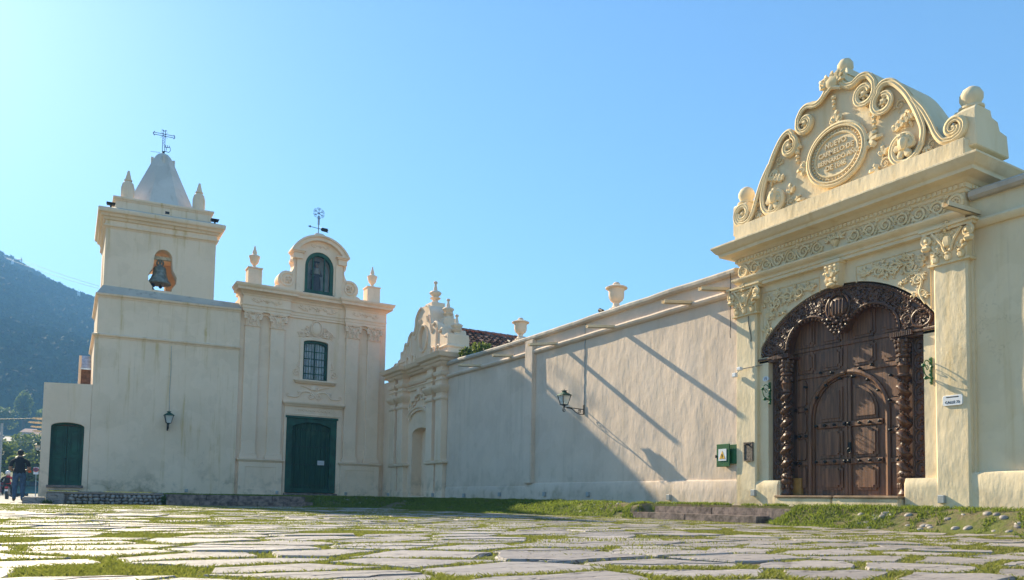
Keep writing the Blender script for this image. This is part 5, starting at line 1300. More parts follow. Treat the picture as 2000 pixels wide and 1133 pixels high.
for sg in (-1, 1):
    s0, s1 = sorted((sg*1.12, sg*1.93)); mb = gm(); mb.box(s0, s1, -.45, -.06, 3.36, 3.40); s0, s1 = sorted((sg*1.05, sg*1.90)); mb.box(s0, s1, -.42, -.10, 3.30, 3.36); mb.build('lintel', 'wood', GP, .008)
    # jamb board with looped carving
    s0, s1 = sorted((sg*1.36, sg*1.67)); mb = gm(); mb.box(s0, s1, -.5, -.24, .5, 3.32); jb = mb.build('jamb', 'wood', GP, .008)
    c = sg*1.515; mb = gm()
    for k in range(9):
        z = 1.02+k*.265; mb.tube([(c+.095*math.cos(R(a)), -.235, z+.125*math.sin(R(a))) for a in range(0, 361, 24)], .020, 5)
        if k % 2: rosette(mb, c, z, -.23, .07)
        else: mb.blob((c, -.23, z), (.04, .04, .06), 6, 4)
        for q in (-1, 1): leafy(mb, c+q*.06, z+.13, -.235, .09, R(90-q*60))
    for q in (-1, 1): mb.tube([(c+q*.135, -.235, .9), (c+q*.135, -.235, 3.28)], .014, 4)
    mb.build('jamb_carving', 'wood', jb)
    s0, s1 = sorted((sg*1.12, sg*1.36)); mb = gm(); mb.box(s0, s1, -.55, -.335, .5, 3.4); mb.build('reveal', 'wood', GP, .006)
    # twisted column
    c = sg*1.25; cdp = -.17; mb = gm(); pts = []; n = 10; H0, H1 = .98, 2.62; ST_ = 96
    for i in range(ST_+1):
        t = i/ST_; z = H0+(H1-H0)*t; ph_ = sg*t*2*math.pi*6.0; ox, oy = .042*math.cos(ph_), .042*math.sin(ph_); rr = .088*(1+.10*math.cos(2*ph_))*(1-.12*t)
        for j in range(n):
            q = 2*math.pi*j/n; pts.append((c+ox+rr*math.cos(q), cdp+oy+rr*math.sin(q), z))
    mb.add(pts, [(i*n+j, i*n+(j+1) % n, (i+1)*n+(j+1) % n, (i+1)*n+j) for i in range(ST_) for j in range(n)])
    col = mb.build('twisted_column', 'wood', GP)
    mb = gm()
    for i in range(64):
        t = (i+.5)/64; z = H0+(H1-H0)*t; ph_ = sg*t*2*math.pi*6.0+math.pi; mb.blob((c+.075*math.cos(ph_), cdp+.075*math.sin(ph_), z), (.030, .030, .024), 5, 3, i)
        if i % 2: mb.blob((c+.088*math.cos(ph_+.5), cdp+.088*math.sin(ph_+.5), z+.01), (.018, .018, .020), 5, 3)
    mb.build('column_vine', 'wood', col)
    mb = gm(); mb.lathe((c, cdp, 2.62), [(.08, 0), (.115, .02), (.115, .05), (.09, .07), (.10, .18), (.115, .20), (.085, .23), (.08, .34), (.12, .37), (.12, .40), (.085, .42), (.10, .55), (.13, .66)], 12)
    for k in range(7):
        a = 2*math.pi*k/7
        for z, r_ in ((3.09, .10), (3.18, .115), (3.26, .125)): mb.blob((c+r_*math.cos(a+z*9), cdp+r_*math.sin(a+z*9), z), (.035, .035, .045), 6, 4)
        mb.blob((c+.10*math.cos(a), cdp+.10*math.sin(a), 2.92), (.025, .025, .05), 5, 3)
    mb.build('column_capital', 'wood', col)
    mb = gm(); mb.lathe((c, cdp, .55), [(.10, 0), (.115, .03), (.085, .08), (.075, .16), (.10, .22), (.12, .26), (.12, .30), (.09, .33), (.115, .38), (.09, .43)], 12)
    for k in range(7):
        a = 2*math.pi*k/7; mb.blob((c+.10*math.cos(a), cdp+.10*math.sin(a), .72), (.03, .03, .06), 5, 3); mb.blob((c+.10*math.cos(a), cdp+.10*math.sin(a), .92), (.03, .03, .04), 5, 3)
    mb.build('column_base', 'wood', col)
    s0, s1 = sorted((sg*1.02, sg*1.33)); mb = gm(); mb.box(s0, s1, -.5, -.29, .5, .90); mb.build('plinth_block', 'ochre' if sg < 0 else 'wood', GP, .01)
# door leaves
LD = -.37
def clipped(a, b, z0, z1, c=.045): return [(a+c, z0), (b-c, z0), (b-c, z0+c), (b, z0+c), (b, z1-c), (b-c, z1-c), (b-c, z1), (a+c, z1), (a+c, z1-c), (a, z1-c), (a, z0+c), (a+c, z0+c)]
for sg in (-1, 1):
    def S(a, b): return tuple(sorted((sg*a, sg*b)))
    wick = [(.0, .4)] 
    arcp = [(sg*p[0], p[1]) for p in arc(0, 2.05, .76, .78, 0, 90, 12)]
    a, b = S(.004, 1.26)
    # outer leaf with wicket opening
    if sg > 0: outl = [(.76, .55), (1.26, .55), (1.26, 4.25), (.004, 4.25), (.004, 2.83)]+arcp[::-1]
    else: outl = [(-.76, .55)]+arcp+[(-.004, 4.25), (-1.26, 4.25), (-1.26, .55)]
    mb = gm(); mb.plate(outl, LD-.08, LD); leaf = mb.build('door_leaf', 'wood_panel', GP, .004); leaf['label'] = 'outer leaf of weathered brown panelled wood'
    cols = [(.10, .60), (.72, 1.14)]
    for (c0, c1) in cols:
        for z0, z1 in ((3.00, 3.42), (3.52, 4.05)):
            x0, x1 = S(c0, c1); mb = gm(); mb.plate(clipped(x0, x1, z0, z1), LD, LD+.022); mb.plate(clipped(x0+.05, x1-.05, z0+.05, z1-.05), LD+.02, LD+.040); mb.build('panel', 'wood_panel', leaf, .008)
    for z0, z1 in ((.70, 1.12), (1.26, 1.66), (1.80, 2.20), (2.34, 2.86)):
        x0, x1 = S(.92, 1.16); mb = gm(); mb.plate(clipped(x0, x1, z0, z1, .03), LD, LD+.03); mb.build('panel', 'wood_panel', leaf, .008)
    for z in (1.19, 1.73, 2.27): 
        x0, x1 = S(.84, 1.22); mb = gm(); mb.box(x0, x1, LD, LD+.035, z-.045, z+.045); mb.build('rail', 'wood_panel', leaf, .008)
    for z in (2.93, 3.47):
        x0, x1 = S(.0, 1.22); mb = gm(); mb.box(x0, x1, LD, LD+.03, z-.04, z+.04); mb.build('rail', 'wood_panel', leaf, .008)
    ob = [(sg*p[0], LD+.02, p[1]) for p in arc(0, 2.05, .84, .86, 0, 88, 14)]
    mb = gm(); mb.tube([(sg*.84, LD+.02, .56)]+ob, .050, 6, .8); mb.build('arch_frame', 'wood_panel', leaf)
    # wicket leaf, set slightly back
    if sg > 0: wo = [(.004, .55), (.75, .55)]+[(p[0]*.985, p[1]) for p in arcp]
    else: wo = [(p[0]*.985, p[1]) for p in arcp][::-1]+[(-.75, .55), (-.004, .55)]
    if sg < 0: wo = [(-.004, .55), (-.004, 2.82)]+[(p[0]*.985, p[1]) for p in arcp][::-1][1:]+[(-.75, .55)]
    mb = gm(); mb.plate(wo, LD-.07, LD-.03); wk = mb.build('wicket_leaf', 'wood_panel', GP, .004); wk['label'] = 'arched wicket leaf of weathered brown wood'
    for z0, z1 in ((.66, 1.13), (1.28, 1.84)):
        x0, x1 = S(.12, .62); mb = gm(); mb.plate(clipped(x0, x1, z0, z1), LD-.03, LD-.005); mb.plate(clipped(x0+.05, x1-.05, z0+.05, z1-.05), LD-.01, LD+.018); mb.build('panel', 'wood_panel', wk, .008)
    x0, x1 = S(.12, .62)
    tp = [(sg*.12, 1.99), (sg*.62, 1.99), (sg*.62, 2.10)]+[(sg*p[0], p[1]) for p in arc(.12, 2.10, .50, .55, 0, 90, 8)]
    mb = gm(); mb.plate(tp, LD-.03, LD-.005); tq = [(sg*.37+(p[0]-sg*.37)*.8, 2.28+(p[1]-2.28)*.8) for p in tp]; mb.plate(tq, LD-.01, LD+.018); mb.build('panel', 'wood_panel', wk, .008)
    for z in (1.205, 1.915):
        x0, x1 = S(.02, .72); mb = gm(); mb.box(x0, x1, LD-.03, LD+.012, z-.05, z+.05); mb.build('rail', 'wood_panel', wk, .008)
    x0, x1 = S(.0, .075); mb = gm(); mb.box(x0+.004, x1-.004, LD-.03, LD+.012, .56, 2.80); mb.build('stile', 'wood_panel', wk, .008)
    studs = [(s, z) for z in (1.205, 1.915) for s in (.045, .27, .48, .68)]+[(.45, 2.70), (.66, 2.48), (.14, 2.80)]
    for s, z in studs:
        mb = gm(); mb.lathe((0, 0, 0), [(.001, 0)], 3) if False else mb.tube([(sg*s, LD-.01, z), (sg*s, LD+.055, z)], [.020, .026], 8); mb.blob((sg*s, LD+.055, z), (.030, .022, .030), 8, 5); mb.build('stud', 'iron', wk)
    for s, z in ((1.05, 1.19), (.90, 1.73), (1.05, 1.73), (.90, 2.27), (.30, 2.93), (.55, 2.96), (.92, 2.72)):
        mb = gm(); mb.tube([(sg*s, LD, z), (sg*s, LD+.08, z)], [.020, .026], 8); mb.blob((sg*s, LD+.08, z), (.028, .022, .028), 8, 5); mb.build('stud', 'iron', leaf)
mb = gm(); mb.box(.02, .075, LD-.0, LD+.03, 1.38, 1.56); mb.tube([(.05+.04*math.cos(R(a)), LD+.04, 1.40+.05*math.sin(R(a))) for a in range(0, 361, 30)], .010, 5); mb.build('latch', 'iron', GP)
mb = gm(); mb.box(-1.3, 1.3, -1.3, LD-.1, .3, 4.4); mb.build('dark_passage', 'wood', GP)
# ---------------------------------------------------------------- wall lamps, urns, plaques
def make_lamp(loc, L, rz, label, sc=1.0, lower=False):
    t = thing('wall_lamp', loc, label, 'lamp', 'lantern wall lamps', 0); o = Vector(loc)
    def lm(): return MB(lambda s, d, z: (o.x+s, o.y+d, o.z+z))
    mb = lm(); mb.box(0, .025, -.02, .02, -.14, .12); mb.build('back_plate', 'iron', t, .004)
    mb = lm(); mb.tube([(.01, 0, .0), (L, 0, .02)], .012, 6); mb.build('arm', 'iron', t)
    mb = lm()
    mb.tube([(p[0], 0, p[1]) for p in curve([(.02, -.12), (L*.18, -.14), (L*.42, -.09), (L*.62, -.01), (L*.86, .0)], 5)], .011, 6)
    mb.tube([(p[0], 0, p[2]) for p in spiral(L*.25, -.06, .06, .015, 60, 1.5, 20)], .009, 5); mb.tube([(p[0], 0, p[2]) for p in spiral(L*1.0, -.06, .055, .015, 100, -1.5, 20)], .009, 5); mb.build('scroll_bracket', 'iron', t)
    z0 = .05
    def ring(w, z): return [(L+w*i, w*j, z) for i, j in ((-1, -1), (1, -1), (1, 1), (-1, 1))]
    mb = lm(); mb.tube([(L, 0, 0), (L, 0, z0+.02)], .02, 6); mb.frustum((L, 0), (.03, .03), (.085, .085), z0, z0+.03); mb.build('lantern_base', 'iron', t)
    b0, b1, zz0, zz1 = .07, .125, z0+.03, z0+.27
    for i, j in ((-1, -1), (1, -1), (1, 1), (-1, 1)):
        mb = lm(); mb.tube([(L+b0*i, b0*j, zz0), (L+b1*i, b1*j, zz1)], .010, 5); mb.build('rib', 'iron', t)
    A, B = ring(b0*.97, zz0), ring(b1*.97, zz1)
    for k in range(4):
        mb = lm(); q = (k+1) % 4; mb.add([A[k], A[q], B[q], B[k]], [(0, 1, 2, 3)]); mb.build('pane', 'lampglass', t, smooth=0)
    mb = lm(); mb.frustum((L, 0), (.155, .155), (.15, .15), zz1, zz1+.015); mb.frustum((L, 0), (.145, .145), (.05, .05), zz1+.015, zz1+.085); mb.box(L-.045, L+.045, -.045, .045, zz1+.085, zz1+.12); mb.box(L-.06, L+.06, -.06, .06, zz1+.12, zz1+.132); mb.tube([(L, 0, zz1+.13), (L, 0, zz1+.18)], .008, 5); mb.build('lantern_roof', 'green', t, .003)
    t.rotation_euler[2] = rz; t.scale = (sc, sc, sc); return t
make_lamp((12.452, 17.31, 2.92), .64, math.pi, 'iron lantern lamp on a scrolled bracket on the sunlit convent wall', 1.06)
ly = fr_t(-2.65, 0, 3.02); make_lamp((ly[0], ly[1], 3.05), .30, -math.pi/2, 'iron lantern lamp on the stained bell tower wall', 1.25)
ly = fr_t(-6.96, -1.0, 1.9); make_lamp((ly[0], ly[1], 1.86), .14, math.pi, 'iron lantern lamp on the street side of the annex', .85)
def conduit(pts, r, lab, loc, mat='grey'):
    mb = MB(); mb.tube(pts, r, 5); o = mb.build('cable_conduit', mat, None, loc=loc); return tag(o, lab, 'cable')
conduit([(12.445, 17.30+.015*math.sin(k*2.1), 3.0+k*.135) for k in range(19)], .011, 'grey power cable running up the convent wall to the lantern', (12.39, 17.3, 3.0))
conduit([fr_t(-2.62+.01*math.sin(k), .012, 3.3+k*.25) for k in range(13)], .009, 'thin cable running up the bell tower wall to its lantern', fr_t(-2.6, 0, 3.3))
conduit([(12.30, 11.72+.012*math.sin(k*1.7), 3.95+.12*k) for k in range(13)], .008, 'loose black cable hanging beside the carved gate capital', (12.3, 11.7, 3.95), 'black')
conduit([(12.37-.02*math.sin(k*.9), 11.28-.01*k, 4.35-.08*k) for k in range(8)], .008, 'short dangling wire under the carved gate capital', (12.37, 11.28, 3.8), 'black')
# urns on the wall
UR = thing('stone_urn', (12.72, 16.25, 5.50), 'lidded stone urn on the wall coping above the lantern', 'urn', 'urns on the wall coping')
def um(): return MB(lambda s, d, z: (12.72+s, 16.25+d, 5.50+z))
mb = um(); mb.box(-.2, .2, -.2, .2, 0, .05); mb.lathe((0, 0, .05), [(.19, 0), (.19, .05), (.13, .08), (.095, .14), (.085, .20), (.11, .22)], 16); mb.build('foot', 'facade', UR)
mb = um(); mb.lathe((0, 0, .27), [(.09, 0), (.16, .05), (.20, .13), (.215, .22), (.21, .30), (.225, .33), (.225, .37), (.21, .38)], 24, 12, (.02, .2), .05); mb.build('bowl', 'facade', UR)
mb = um(); mb.lathe((0, 0, .64), [(.22, 0), (.30, .015), (.30, .04), (.24, .07), (.14, .10), (.10, .115), (.10, .15), (.06, .19), (.02, .20)], 20); mb.build('lid', 'facade', UR)
copy_tree(UR, (12.74, 21.35, 5.56), None, 'lidded stone urn on the wall coping beside the tiled roof', .97)
for (y, lab) in ((16.72, 'small spotlight at the foot of the urn above the lantern'), (21.75, 'small spotlight at the foot of the urn beside the tiled roof')):
    t = thing('spotlight', (12.6, y, 5.5), lab, 'spotlight', 'spotlights on the wall coping'); mb = MB(); mb.box(12.55, 12.62, y-.03, y+.03, 5.48, 5.58); mb.build('bracket', 'grey', t); mb = MB(); mb.tube([(12.58, y-.06, 5.60), (12.58, y+.09, 5.66)], [.05, .06], 8); mb.build('housing', 'black', t)
# uplight boxes along the foot of the walls
def lightbox(p, n, lab, s=.055):
    t = thing('uplight_box', p, lab, 'light box', 'small grey uplight boxes along the wall foot'); P = Vector(p)
    mb = MB(); 
    if n == 'x': mb.box(P.x-.07, P.x+.03, P.y-s, P.y+s, P.z, P.z+.13)
    else: mb.box(P.x-s, P.x+s, P.y-.07, P.y+.03, P.z, P.z+.13)
    mb.build('housing', 'grey', t, .008)
    mb = MB()
    if n == 'x': mb.box(P.x-.062, P.x-.01, P.y-s+.012, P.y+s-.012, P.z+.125, P.z+.134)
    else: mb.box(P.x-s+.012, P.x+s-.012, P.y-.062, P.y-.01, P.z+.125, P.z+.134)
    mb.build('lens', 'lampglass', t)
for y, z, lab in ((24.5, .42, 'uplight box beside the small portal end of the convent wall'), (21.9, .46, 'uplight box on the dado below the roof side urn'), (19.17, .48, 'uplight box beside the convent wall pilaster'), (16.97, .48, 'uplight box below the wall lantern'), (13.72, .42, 'uplight box left of the gate steps under the green meter box wall'), (11.14, .53, 'uplight box on the gate pilaster below the bronze plaque'), (7.19, .43, 'uplight box on the gate pilaster below the marble street plaque')): lightbox((12.40, y, z), 'x', lab)
for s, z, lab in ((7.75, .42, 'uplight box on the church pedestal left of the green door'), (10.75, .42, 'uplight box on the church pedestal right of the green door')): lightbox(fr_f(s, .085, z), 'y', lab)
lightbox(fr_t(-1.85, .0, .42), 'y', 'uplight box at the foot of the bell tower')
lightbox((12.27, 31.6, .42), 'x', 'uplight box on the inner pedestal of the small portal'); lightbox((12.27, 26.9, .42), 'x', 'uplight box on the outer pedestal of the small portal')
# green meter box
MBx = thing('meter_box', (12.45, 11.95, 1.25), 'green electric meter box with yellow warning triangle on the convent wall', 'meter box')
mb = MB(); mb.box(12.40, 12.5, 11.62, 12.10, 1.22, 1.64); mb.build('cabinet', 'greenbox', MBx, .008)
mb = MB(); mb.box(12.335, 12.365, 11.78, 12.16, 1.16, 1.66); mb.build('door', 'greenbox', MBx, .008)
mb = MB(); mb.box(12.325, 12.337, 11.86, 12.09, 1.29, 1.55); mb.build('warning_sign', 'white', MBx)
fb = fr_x(11.975)
mb = MB(fb); mb.plate([(-.085, 1.335), (.085, 1.335), (0, 1.51)], .075, .080); mb.build('triangle', 'yellow', MBx)
mb = MB(fb); mb.plate([(-.015, 1.44), (.012, 1.44), (.0, 1.41), (.018, 1.41), (-.012, 1.35), (-.004, 1.39), (-.02, 1.39)], .08, .084); mb.build('bolt_symbol', 'black', MBx)
mb = MB(); mb.box(12.32, 12.34, 12.14, 12.18, 1.36, 1.42); mb.build('latch', 'iron', MBx)
# bronze plaque with a small spout
t = thing('bronze_plaque', (12.4, 11.28, 1.28), 'dark bronze plaque with a small tap on the gate pilaster beside the meter box', 'plaque')
mb = MB(); mb.box(12.365, 12.40, 11.16, 11.40, 1.26, 1.66); mb.build('plate', 'bronze', t, .006)
mb = MB(fr_x(11.28)); mb.plate([(-.12, 1.26), (.12, 1.26), (.12, 1.66), (-.12, 1.66)], .034, .045, [[(-.095, 1.285), (.095, 1.285), (.095, 1.635), (-.095, 1.635)]]); mb.build('rim', 'bronze', t)
mb = MB(); mb.tube([(12.37, 11.27, 1.60), (12.29, 11.27, 1.61), (12.24, 11.26, 1.585)], .016, 6); mb.build('tap', 'bronze', t)
# marble street plaque
t = thing('street_plaque', (12.4, 7.05, 2.0), 'small white marble plaque with dark lettering on the gate pilaster', 'plaque')
f7 = fr_x(7.0)
mb = MB(f7); mb.plate([(-.14, 2.02), (.14, 2.02), (.16, 2.04), (.16, 2.17), (.14, 2.19), (-.14, 2.19), (-.16, 2.17), (-.16, 2.04)], -.02, .022); mb.build('plate', 'white', t, .004)
mb = MB(f7); mb.box(-.10, .10, .022, .024, 2.152, 2.168); put_text(mb, 'CALLE 73', .058, .001, 0, .024, 2.055); mb.build('lettering', 'black', t)
# oval number plate
t = thing('number_plate', (12.5, 10.93, 2.9), 'small round white enamel number plate beside the gate', 'sign')
f8 = fr_x(10.92)
mb = MB(f8); mb.plate([(.075*math.cos(R(a)), 2.97+.055*math.sin(R(a))) for a in range(0, 360, 20)], -.12, -.085); mb.build('plate', 'white', t)
mb = MB(f8); put_text(mb, '73', .075, .001, 0, -.083, 2.945); mb.build('lettering', 'blue', t)
# green plant brackets either side of the gate
def bracket(yc, lab):
    t = thing('flower_bracket', (12.48, yc, 2.6), lab, 'bracket', 'green iron brackets beside the gate'); f = MB
    def q(): return MB(lambda s, d, z: (12.5-d, yc-s, 2.42+z))
    mb = q(); mb.tube([(0, .02, 0), (0, .02, .46)], .018, 6)
    for k in range(7): mb.blob((.012*math.sin(k*2), .03, .04+.065*k), (.028, .03, .03), 6, 4, k)
    mb.build('stem', 'greenbox', t)
    mb = q(); mb.tube(curve([(0, .03, .36), (0, .16, .40), (0, .24, .30), (0, .20, .16), (0, .06, .10)], 6), .009, 5); mb.tube([(p[0]*0, .14+p[0], .27+p[2]) for p in spiral(0, 0, .05, .015, 0, 1.2, 14)], .007, 5); mb.tube([(0, .02, .12), (0, .18, .08)], .01, 5); mb.build('scroll', 'greenbox', t)
    for d, z in ((.24, .28), (.18, .07)):
        mb = q(); mb.lathe((0, d, z), [(.02, 0), (.035, .02), (.03, .05)], 8); mb.build('candle_cup', 'greenbox', t)
bracket(10.80, 'green iron scroll bracket on the meter box side of the gate'); bracket(7.40, 'green iron scroll bracket beside the marble plaque side of the gate')
# security camera with floodlight bar
t = thing('security_camera', (12.3, 11.1, 3.1), 'white security camera and sensor on an arm beside the gate lintel', 'camera')
mb = MB(); mb.tube([(12.45, 10.98, 3.27), (12.36, 11.35, 3.24), (12.30, 11.45, 3.22)], .009, 6); mb.build('arm', 'lead', t)
mb = MB(); mb.box(12.25, 12.34, 11.40, 11.50, 3.20, 3.27); mb.build('camera_body', 'white', t, .01)
mb = MB(); mb.box(12.28, 12.37, 11.56, 11.66, 3.08, 3.17); mb.build('sensor_box', 'white', t, .01)
mb = MB(); mb.tube([(12.30, 11.45, 3.22), (12.32, 11.60, 3.13)], .007, 5); mb.build('sensor_arm', 'grey', t)
# plaques on the small portal
t = thing('relief_plaque', (12.25, 27.36, 1.9), 'tall grey relief plaque on the inner pilaster of the small portal', 'plaque')
mb = MB(); mb.box(12.225, 12.262, 27.12, 27.62, 1.95, 2.66); mb.build('plate', 'bronze', t, .006)
mb = MB(fr_x(27.37)); mb.blob((0, .17, 2.45), (.07, .03, .08), 8, 5); mb.blob((0, .17, 2.18), (.14, .03, .22), 8, 5)
for k in range(5): mb.tube([((k-2)*.05, .19, 2.3), ((k-2)*.07, .18, 2.0)], .010, 4)
mb.build('relief_figure', 'bronze', t)
o = MB(); o.box(12.235, 12.262, 26.30, 26.66, 2.36, 2.66); tag(o.build('black_plaque', 'black', None, .004, loc=(12.25, 26.5, 2.36)), 'glossy black plaque on the outer pilaster of the small portal', 'plaque')
t = thing('tile_plaque', (12.25, 26.5, 2.0), 'white and blue painted tile plaque below the black plaque', 'plaque')
mb = MB(); mb.box(12.235, 12.262, 26.32, 26.64, 2.02, 2.34); mb.build('tile', 'white', t, .004)
mb = MB(fr_x(26.48)); mb.plate([(-.08, 2.14), (0, 2.09), (.08, 2.14), (.08, 2.27), (-.08, 2.27)], .166, .170); mb.plate([(-.13, 2.05), (.13, 2.05), (.13, 2.07), (-.13, 2.07)], .166, .169); mb.build('painted_shield', simple('tile_blue', (.10, .16, .34), .4), t)

# ---------------------------------------------------------------- tiled roof behind the wall and the shrub
RF = thing('cloister_house', (16, 29, 0), 'cloister wing with weathered terracotta tiled roof behind the convent wall', 'house')
ex, ey, ez, ry_, rz_ = 12.95, 26.6, 6.05, 30.0, 7.80
mb = MB(); mb.box(13.0, 21, 26.8, 33, 0, 6.0); mb.build('wall', 'wall', RF)
mb = MB(); mb.add([(12.9, ey, ez), (21, ey, ez), (21, ry_, rz_), (12.9, ry_, rz_), (21, 33.4, ez), (12.9, 33.4, ez), (12.9, ey, ez-.1), (21, ey, ez-.1)], [(0,1,2,3),(3,2,4,5),(0,3,5,6),(1,7,4,2),(0,6,7,1)]); roof = mb.build('roof', 'tile', RF, smooth=0)
sl_ = math.atan2(rz_-ez, ry_-ey); Ls = math.hypot(rz_-ez, ry_-ey)
def tile_mesh(conv):
    bm = bmesh.new(); n = 7; vs = []
    for t_, w_ in ((0, .125), (.46, .10)):
        for i in range(n+1):
            a = math.pi*i/n; vs.append(bm.verts.new((w_*math.cos(a), t_, (w_*.75*math.sin(a))*conv)))
    k = n+1
    for i in range(n): bm.faces.new((vs[i], vs[i+1], vs[k+i+1], vs[k+i]))
    geo = bmesh.ops.solidify(bm, geom=bm.faces[:], thickness=.018)
    for f in bm.faces: f.smooth = True
    me = bpy.data.meshes.new('tile'); bm.to_mesh(me); bm.free(); me.materials.append(MT['tile']); return me
tmsh = tile_mesh(1)
rows = int(Ls/.36)
for c in range(24):
    for r_ in range(rows):
        o = bpy.data.objects.new('roof_tile', tmsh); COL.objects.link(o); o.parent = roof
        x = 13.0+c*.275+rng.uniform(-.012, .012); t_ = r_*.36+rng.uniform(-.015, .015)
        p = Vector((x, ey+math.cos(sl_)*t_, ez+math.sin(sl_)*t_+.03)); o.location = p-WL[RF.name]
        o.rotation_euler = (sl_-.035, 0, rng.uniform(-.03, .03))
mb = MB()
for c in range(21):
    mb.add([(p[0], p[1], p[2]) for p in [(12.9+c*.39+(0 if q == 0 else .42), ry_+.12*math.cos(math.pi*i/6), rz_+.03+.10*math.sin(math.pi*i/6)+(.0 if q else .02)) for q in (0, 1) for i in range(7)]], [(i, i+1, 8+i, 7+i) for i in range(6)])
mb.build('ridge_tiles', 'tile', roof)
def shrub(name, c, rad, n, size, mat, seed, parent=None, flat=1.0):
    g = np.random.default_rng(seed)
    p = g.normal(0, 1, (n, 3)); p /= np.linalg.norm(p, axis=1)[:, None]; lob = 1+.35*np.sin(p[:, 0]*5+seed)*np.cos(p[:, 1]*4+p[:, 2]*6)
    p *= (g.uniform(.25, 1, n)**.5*lob)[:, None]*np.array(rad)[None]
    ctr = p+np.array(c)[None]
    a = g.normal(0, 1, (n, 3)); a /= np.linalg.norm(a, axis=1)[:, None]; b = np.cross(a, g.normal(0, 1, (n, 3))); b /= np.linalg.norm(b, axis=1)[:, None]
    s_ = size*g.uniform(.6, 1.3, (n, 1))
    V = np.stack([ctr-a*s_, ctr+b*s_*.45, ctr+a*s_, ctr-b*s_*.45], 1)
    if parent: V = V-np.array(WL[parent.name][:])[None, None]
    tone = np.repeat(np.clip(g.normal(.5, .28, n), 0, 1), 4)
    o = raw_mesh(name, V.reshape(-1, 3), np.arange(n*4).reshape(n, 4), mat, None, tone=tone)
    if parent: o.parent = parent; o.location = (0, 0, 0); WL[o.name] = WL[parent.name].copy()
    return o
t = thing('wall_shrub', (12.85, 25.3, 5.5), 'green leafy shrub growing on the wall coping beside the small portal', 'shrub')
shrub('foliage', (12.80, 25.35, 5.80), (.25, .40, .22), 520, .075, 'leaf', 3, t); shrub('foliage', (12.85, 24.35, 5.85), (.25, .6, .20), 520, .075, 'leaf', 4, t)
mb = MB(); mb.tube([(12.85, 25.3, 5.5), (12.8, 25.2, 5.7), (12.75, 25.5, 5.9)], .02, 5); mb.tube([(12.85, 24.5, 5.5), (12.85, 24.35, 5.8)], .02, 5); mb.build('stem', 'bark', t)
t = thing('weed_tuft', (2.62, 25.2, 0), 'green weed growing between the cobble wall and the steps', 'weed'); shrub('foliage', (2.60, 25.15, .14), (.10, .10, .14), 160, .04, 'leaf', 8, t)
t = thing('weed_tuft', (-.42, 25.2, 0), 'small weed at the outer end of the cobble wall', 'weed'); shrub('foliage', (-.42, 25.16, .06), (.16, .06, .06), 120, .03, 'leaf', 9, t)
# ---------------------------------------------------------------- man walking away
def person(name, loc, rz, V, E_, Rr, matfn, label, hair=None):
    me = skin_mesh(V, E_, Rr, 2); o = bpy.data.objects.new(name, me); link(o, None, loc); o.rotation_euler[2] = rz
    mats = {}
    for p in me.polygons:
        mname = matfn(p.center)
        if mname not in mats: mats[mname] = len(mats); me.materials.append(MT[mname])
        p.material_index = mats[mname]
    me.shade_smooth(); tag(o, label, 'person'); return o
MT['skin'] = simple('skin', (.36, .20, .13), .55, 0, .1); MT['tshirt'] = simple('black_tshirt', (.012, .013, .017), .85, 0, .2)
MT['jeans'] = simple('blue_jeans', (.045, .085, .15), .85, 0, .35, 9); MT['shoe'] = simple('brown_shoes', (.13, .10, .085), .7); MT['hair'] = simple('dark_hair', (.012, .010, .009), .6)
# standing, seen from behind (faces +Y), head bowed, forearms forward
V = [(0, 0, .98), (0, .0, 1.16), (0, -.01, 1.36), (0, 0, 1.47), (0, .03, 1.55), (0, .055, 1.64), (0, .06, 1.735),
     (.10, 0, .92), (.115, .02, .52), (.12, -.03, .10), (.13, .13, .045),
     (-.10, 0, .92), (-.115, .05, .52), (-.12, .02, .10), (-.13, .18, .045),
     (.13, 0, 1.43), (.215, -.01, 1.38), (.285, -.03, 1.12), (.20, .20, 1.07), (.13, .27, 1.10),
     (-.13, 0, 1.43), (-.215, -.01, 1.38), (-.285, -.03, 1.12), (-.20, .20, 1.07), (-.13, .27, 1.10)]
E_ = [(0,1),(1,2),(2,3),(3,4),(4,5),(5,6),(0,7),(7,8),(8,9),(9,10),(0,11),(11,12),(12,13),(13,14),(2,15),(15,16),(16,17),(17,18),(18,19),(2,20),(20,21),(21,22),(22,23),(23,24)]
Rr = [(.155,.12),(.155,.12),(.175,.115),(.10,.085),(.06,.06),(.085,.10),(.06,.075),(.115,.125),(.075,.085),(.055,.06),(.045,.04),(.115,.125),(.075,.085),(.055,.06),(.045,.04),(.085,.085),(.075,.075),(.055,.055),(.042,.042),(.035,.025),(.085,.085),(.075,.075),(.055,.055),(.042,.042),(.035,.025)]
def mm(c):
    if c.z < .10: return 'shoe'
    if c.z < .98 and abs(c.x) < .24: return 'jeans'
    if c.z > 1.52: return 'skin'
    if abs(c.x) > .205 and c.z < 1.20: return 'skin'
    if c.y > .12 and c.z < 1.25: return 'skin'
    return 'tshirt'
MANZ = -.036
man = person('person', (-1.37, 31.0, MANZ+.02), .05, V, E_, Rr, mm, 'person in black t-shirt and blue jeans walking away down the street')
hb_ = MB(); hb_.blob((0, .045, 1.69), (.092, .108, .095), 12, 8); hb_.blob((.0, .0, 1.64), (.08, .06, .07), 10, 6)
hr = hb_.build('hair', 'hair', None); hr.parent = man; hr.location = (0, 0, 0)
for sg in (-1, 1):
    q = MB(); q.blob((sg*.092, .06, 1.635), (.018, .028, .035), 8, 5); e = q.build('ear', 'skin', None); e.parent = man; e.location = (0, 0, 0)
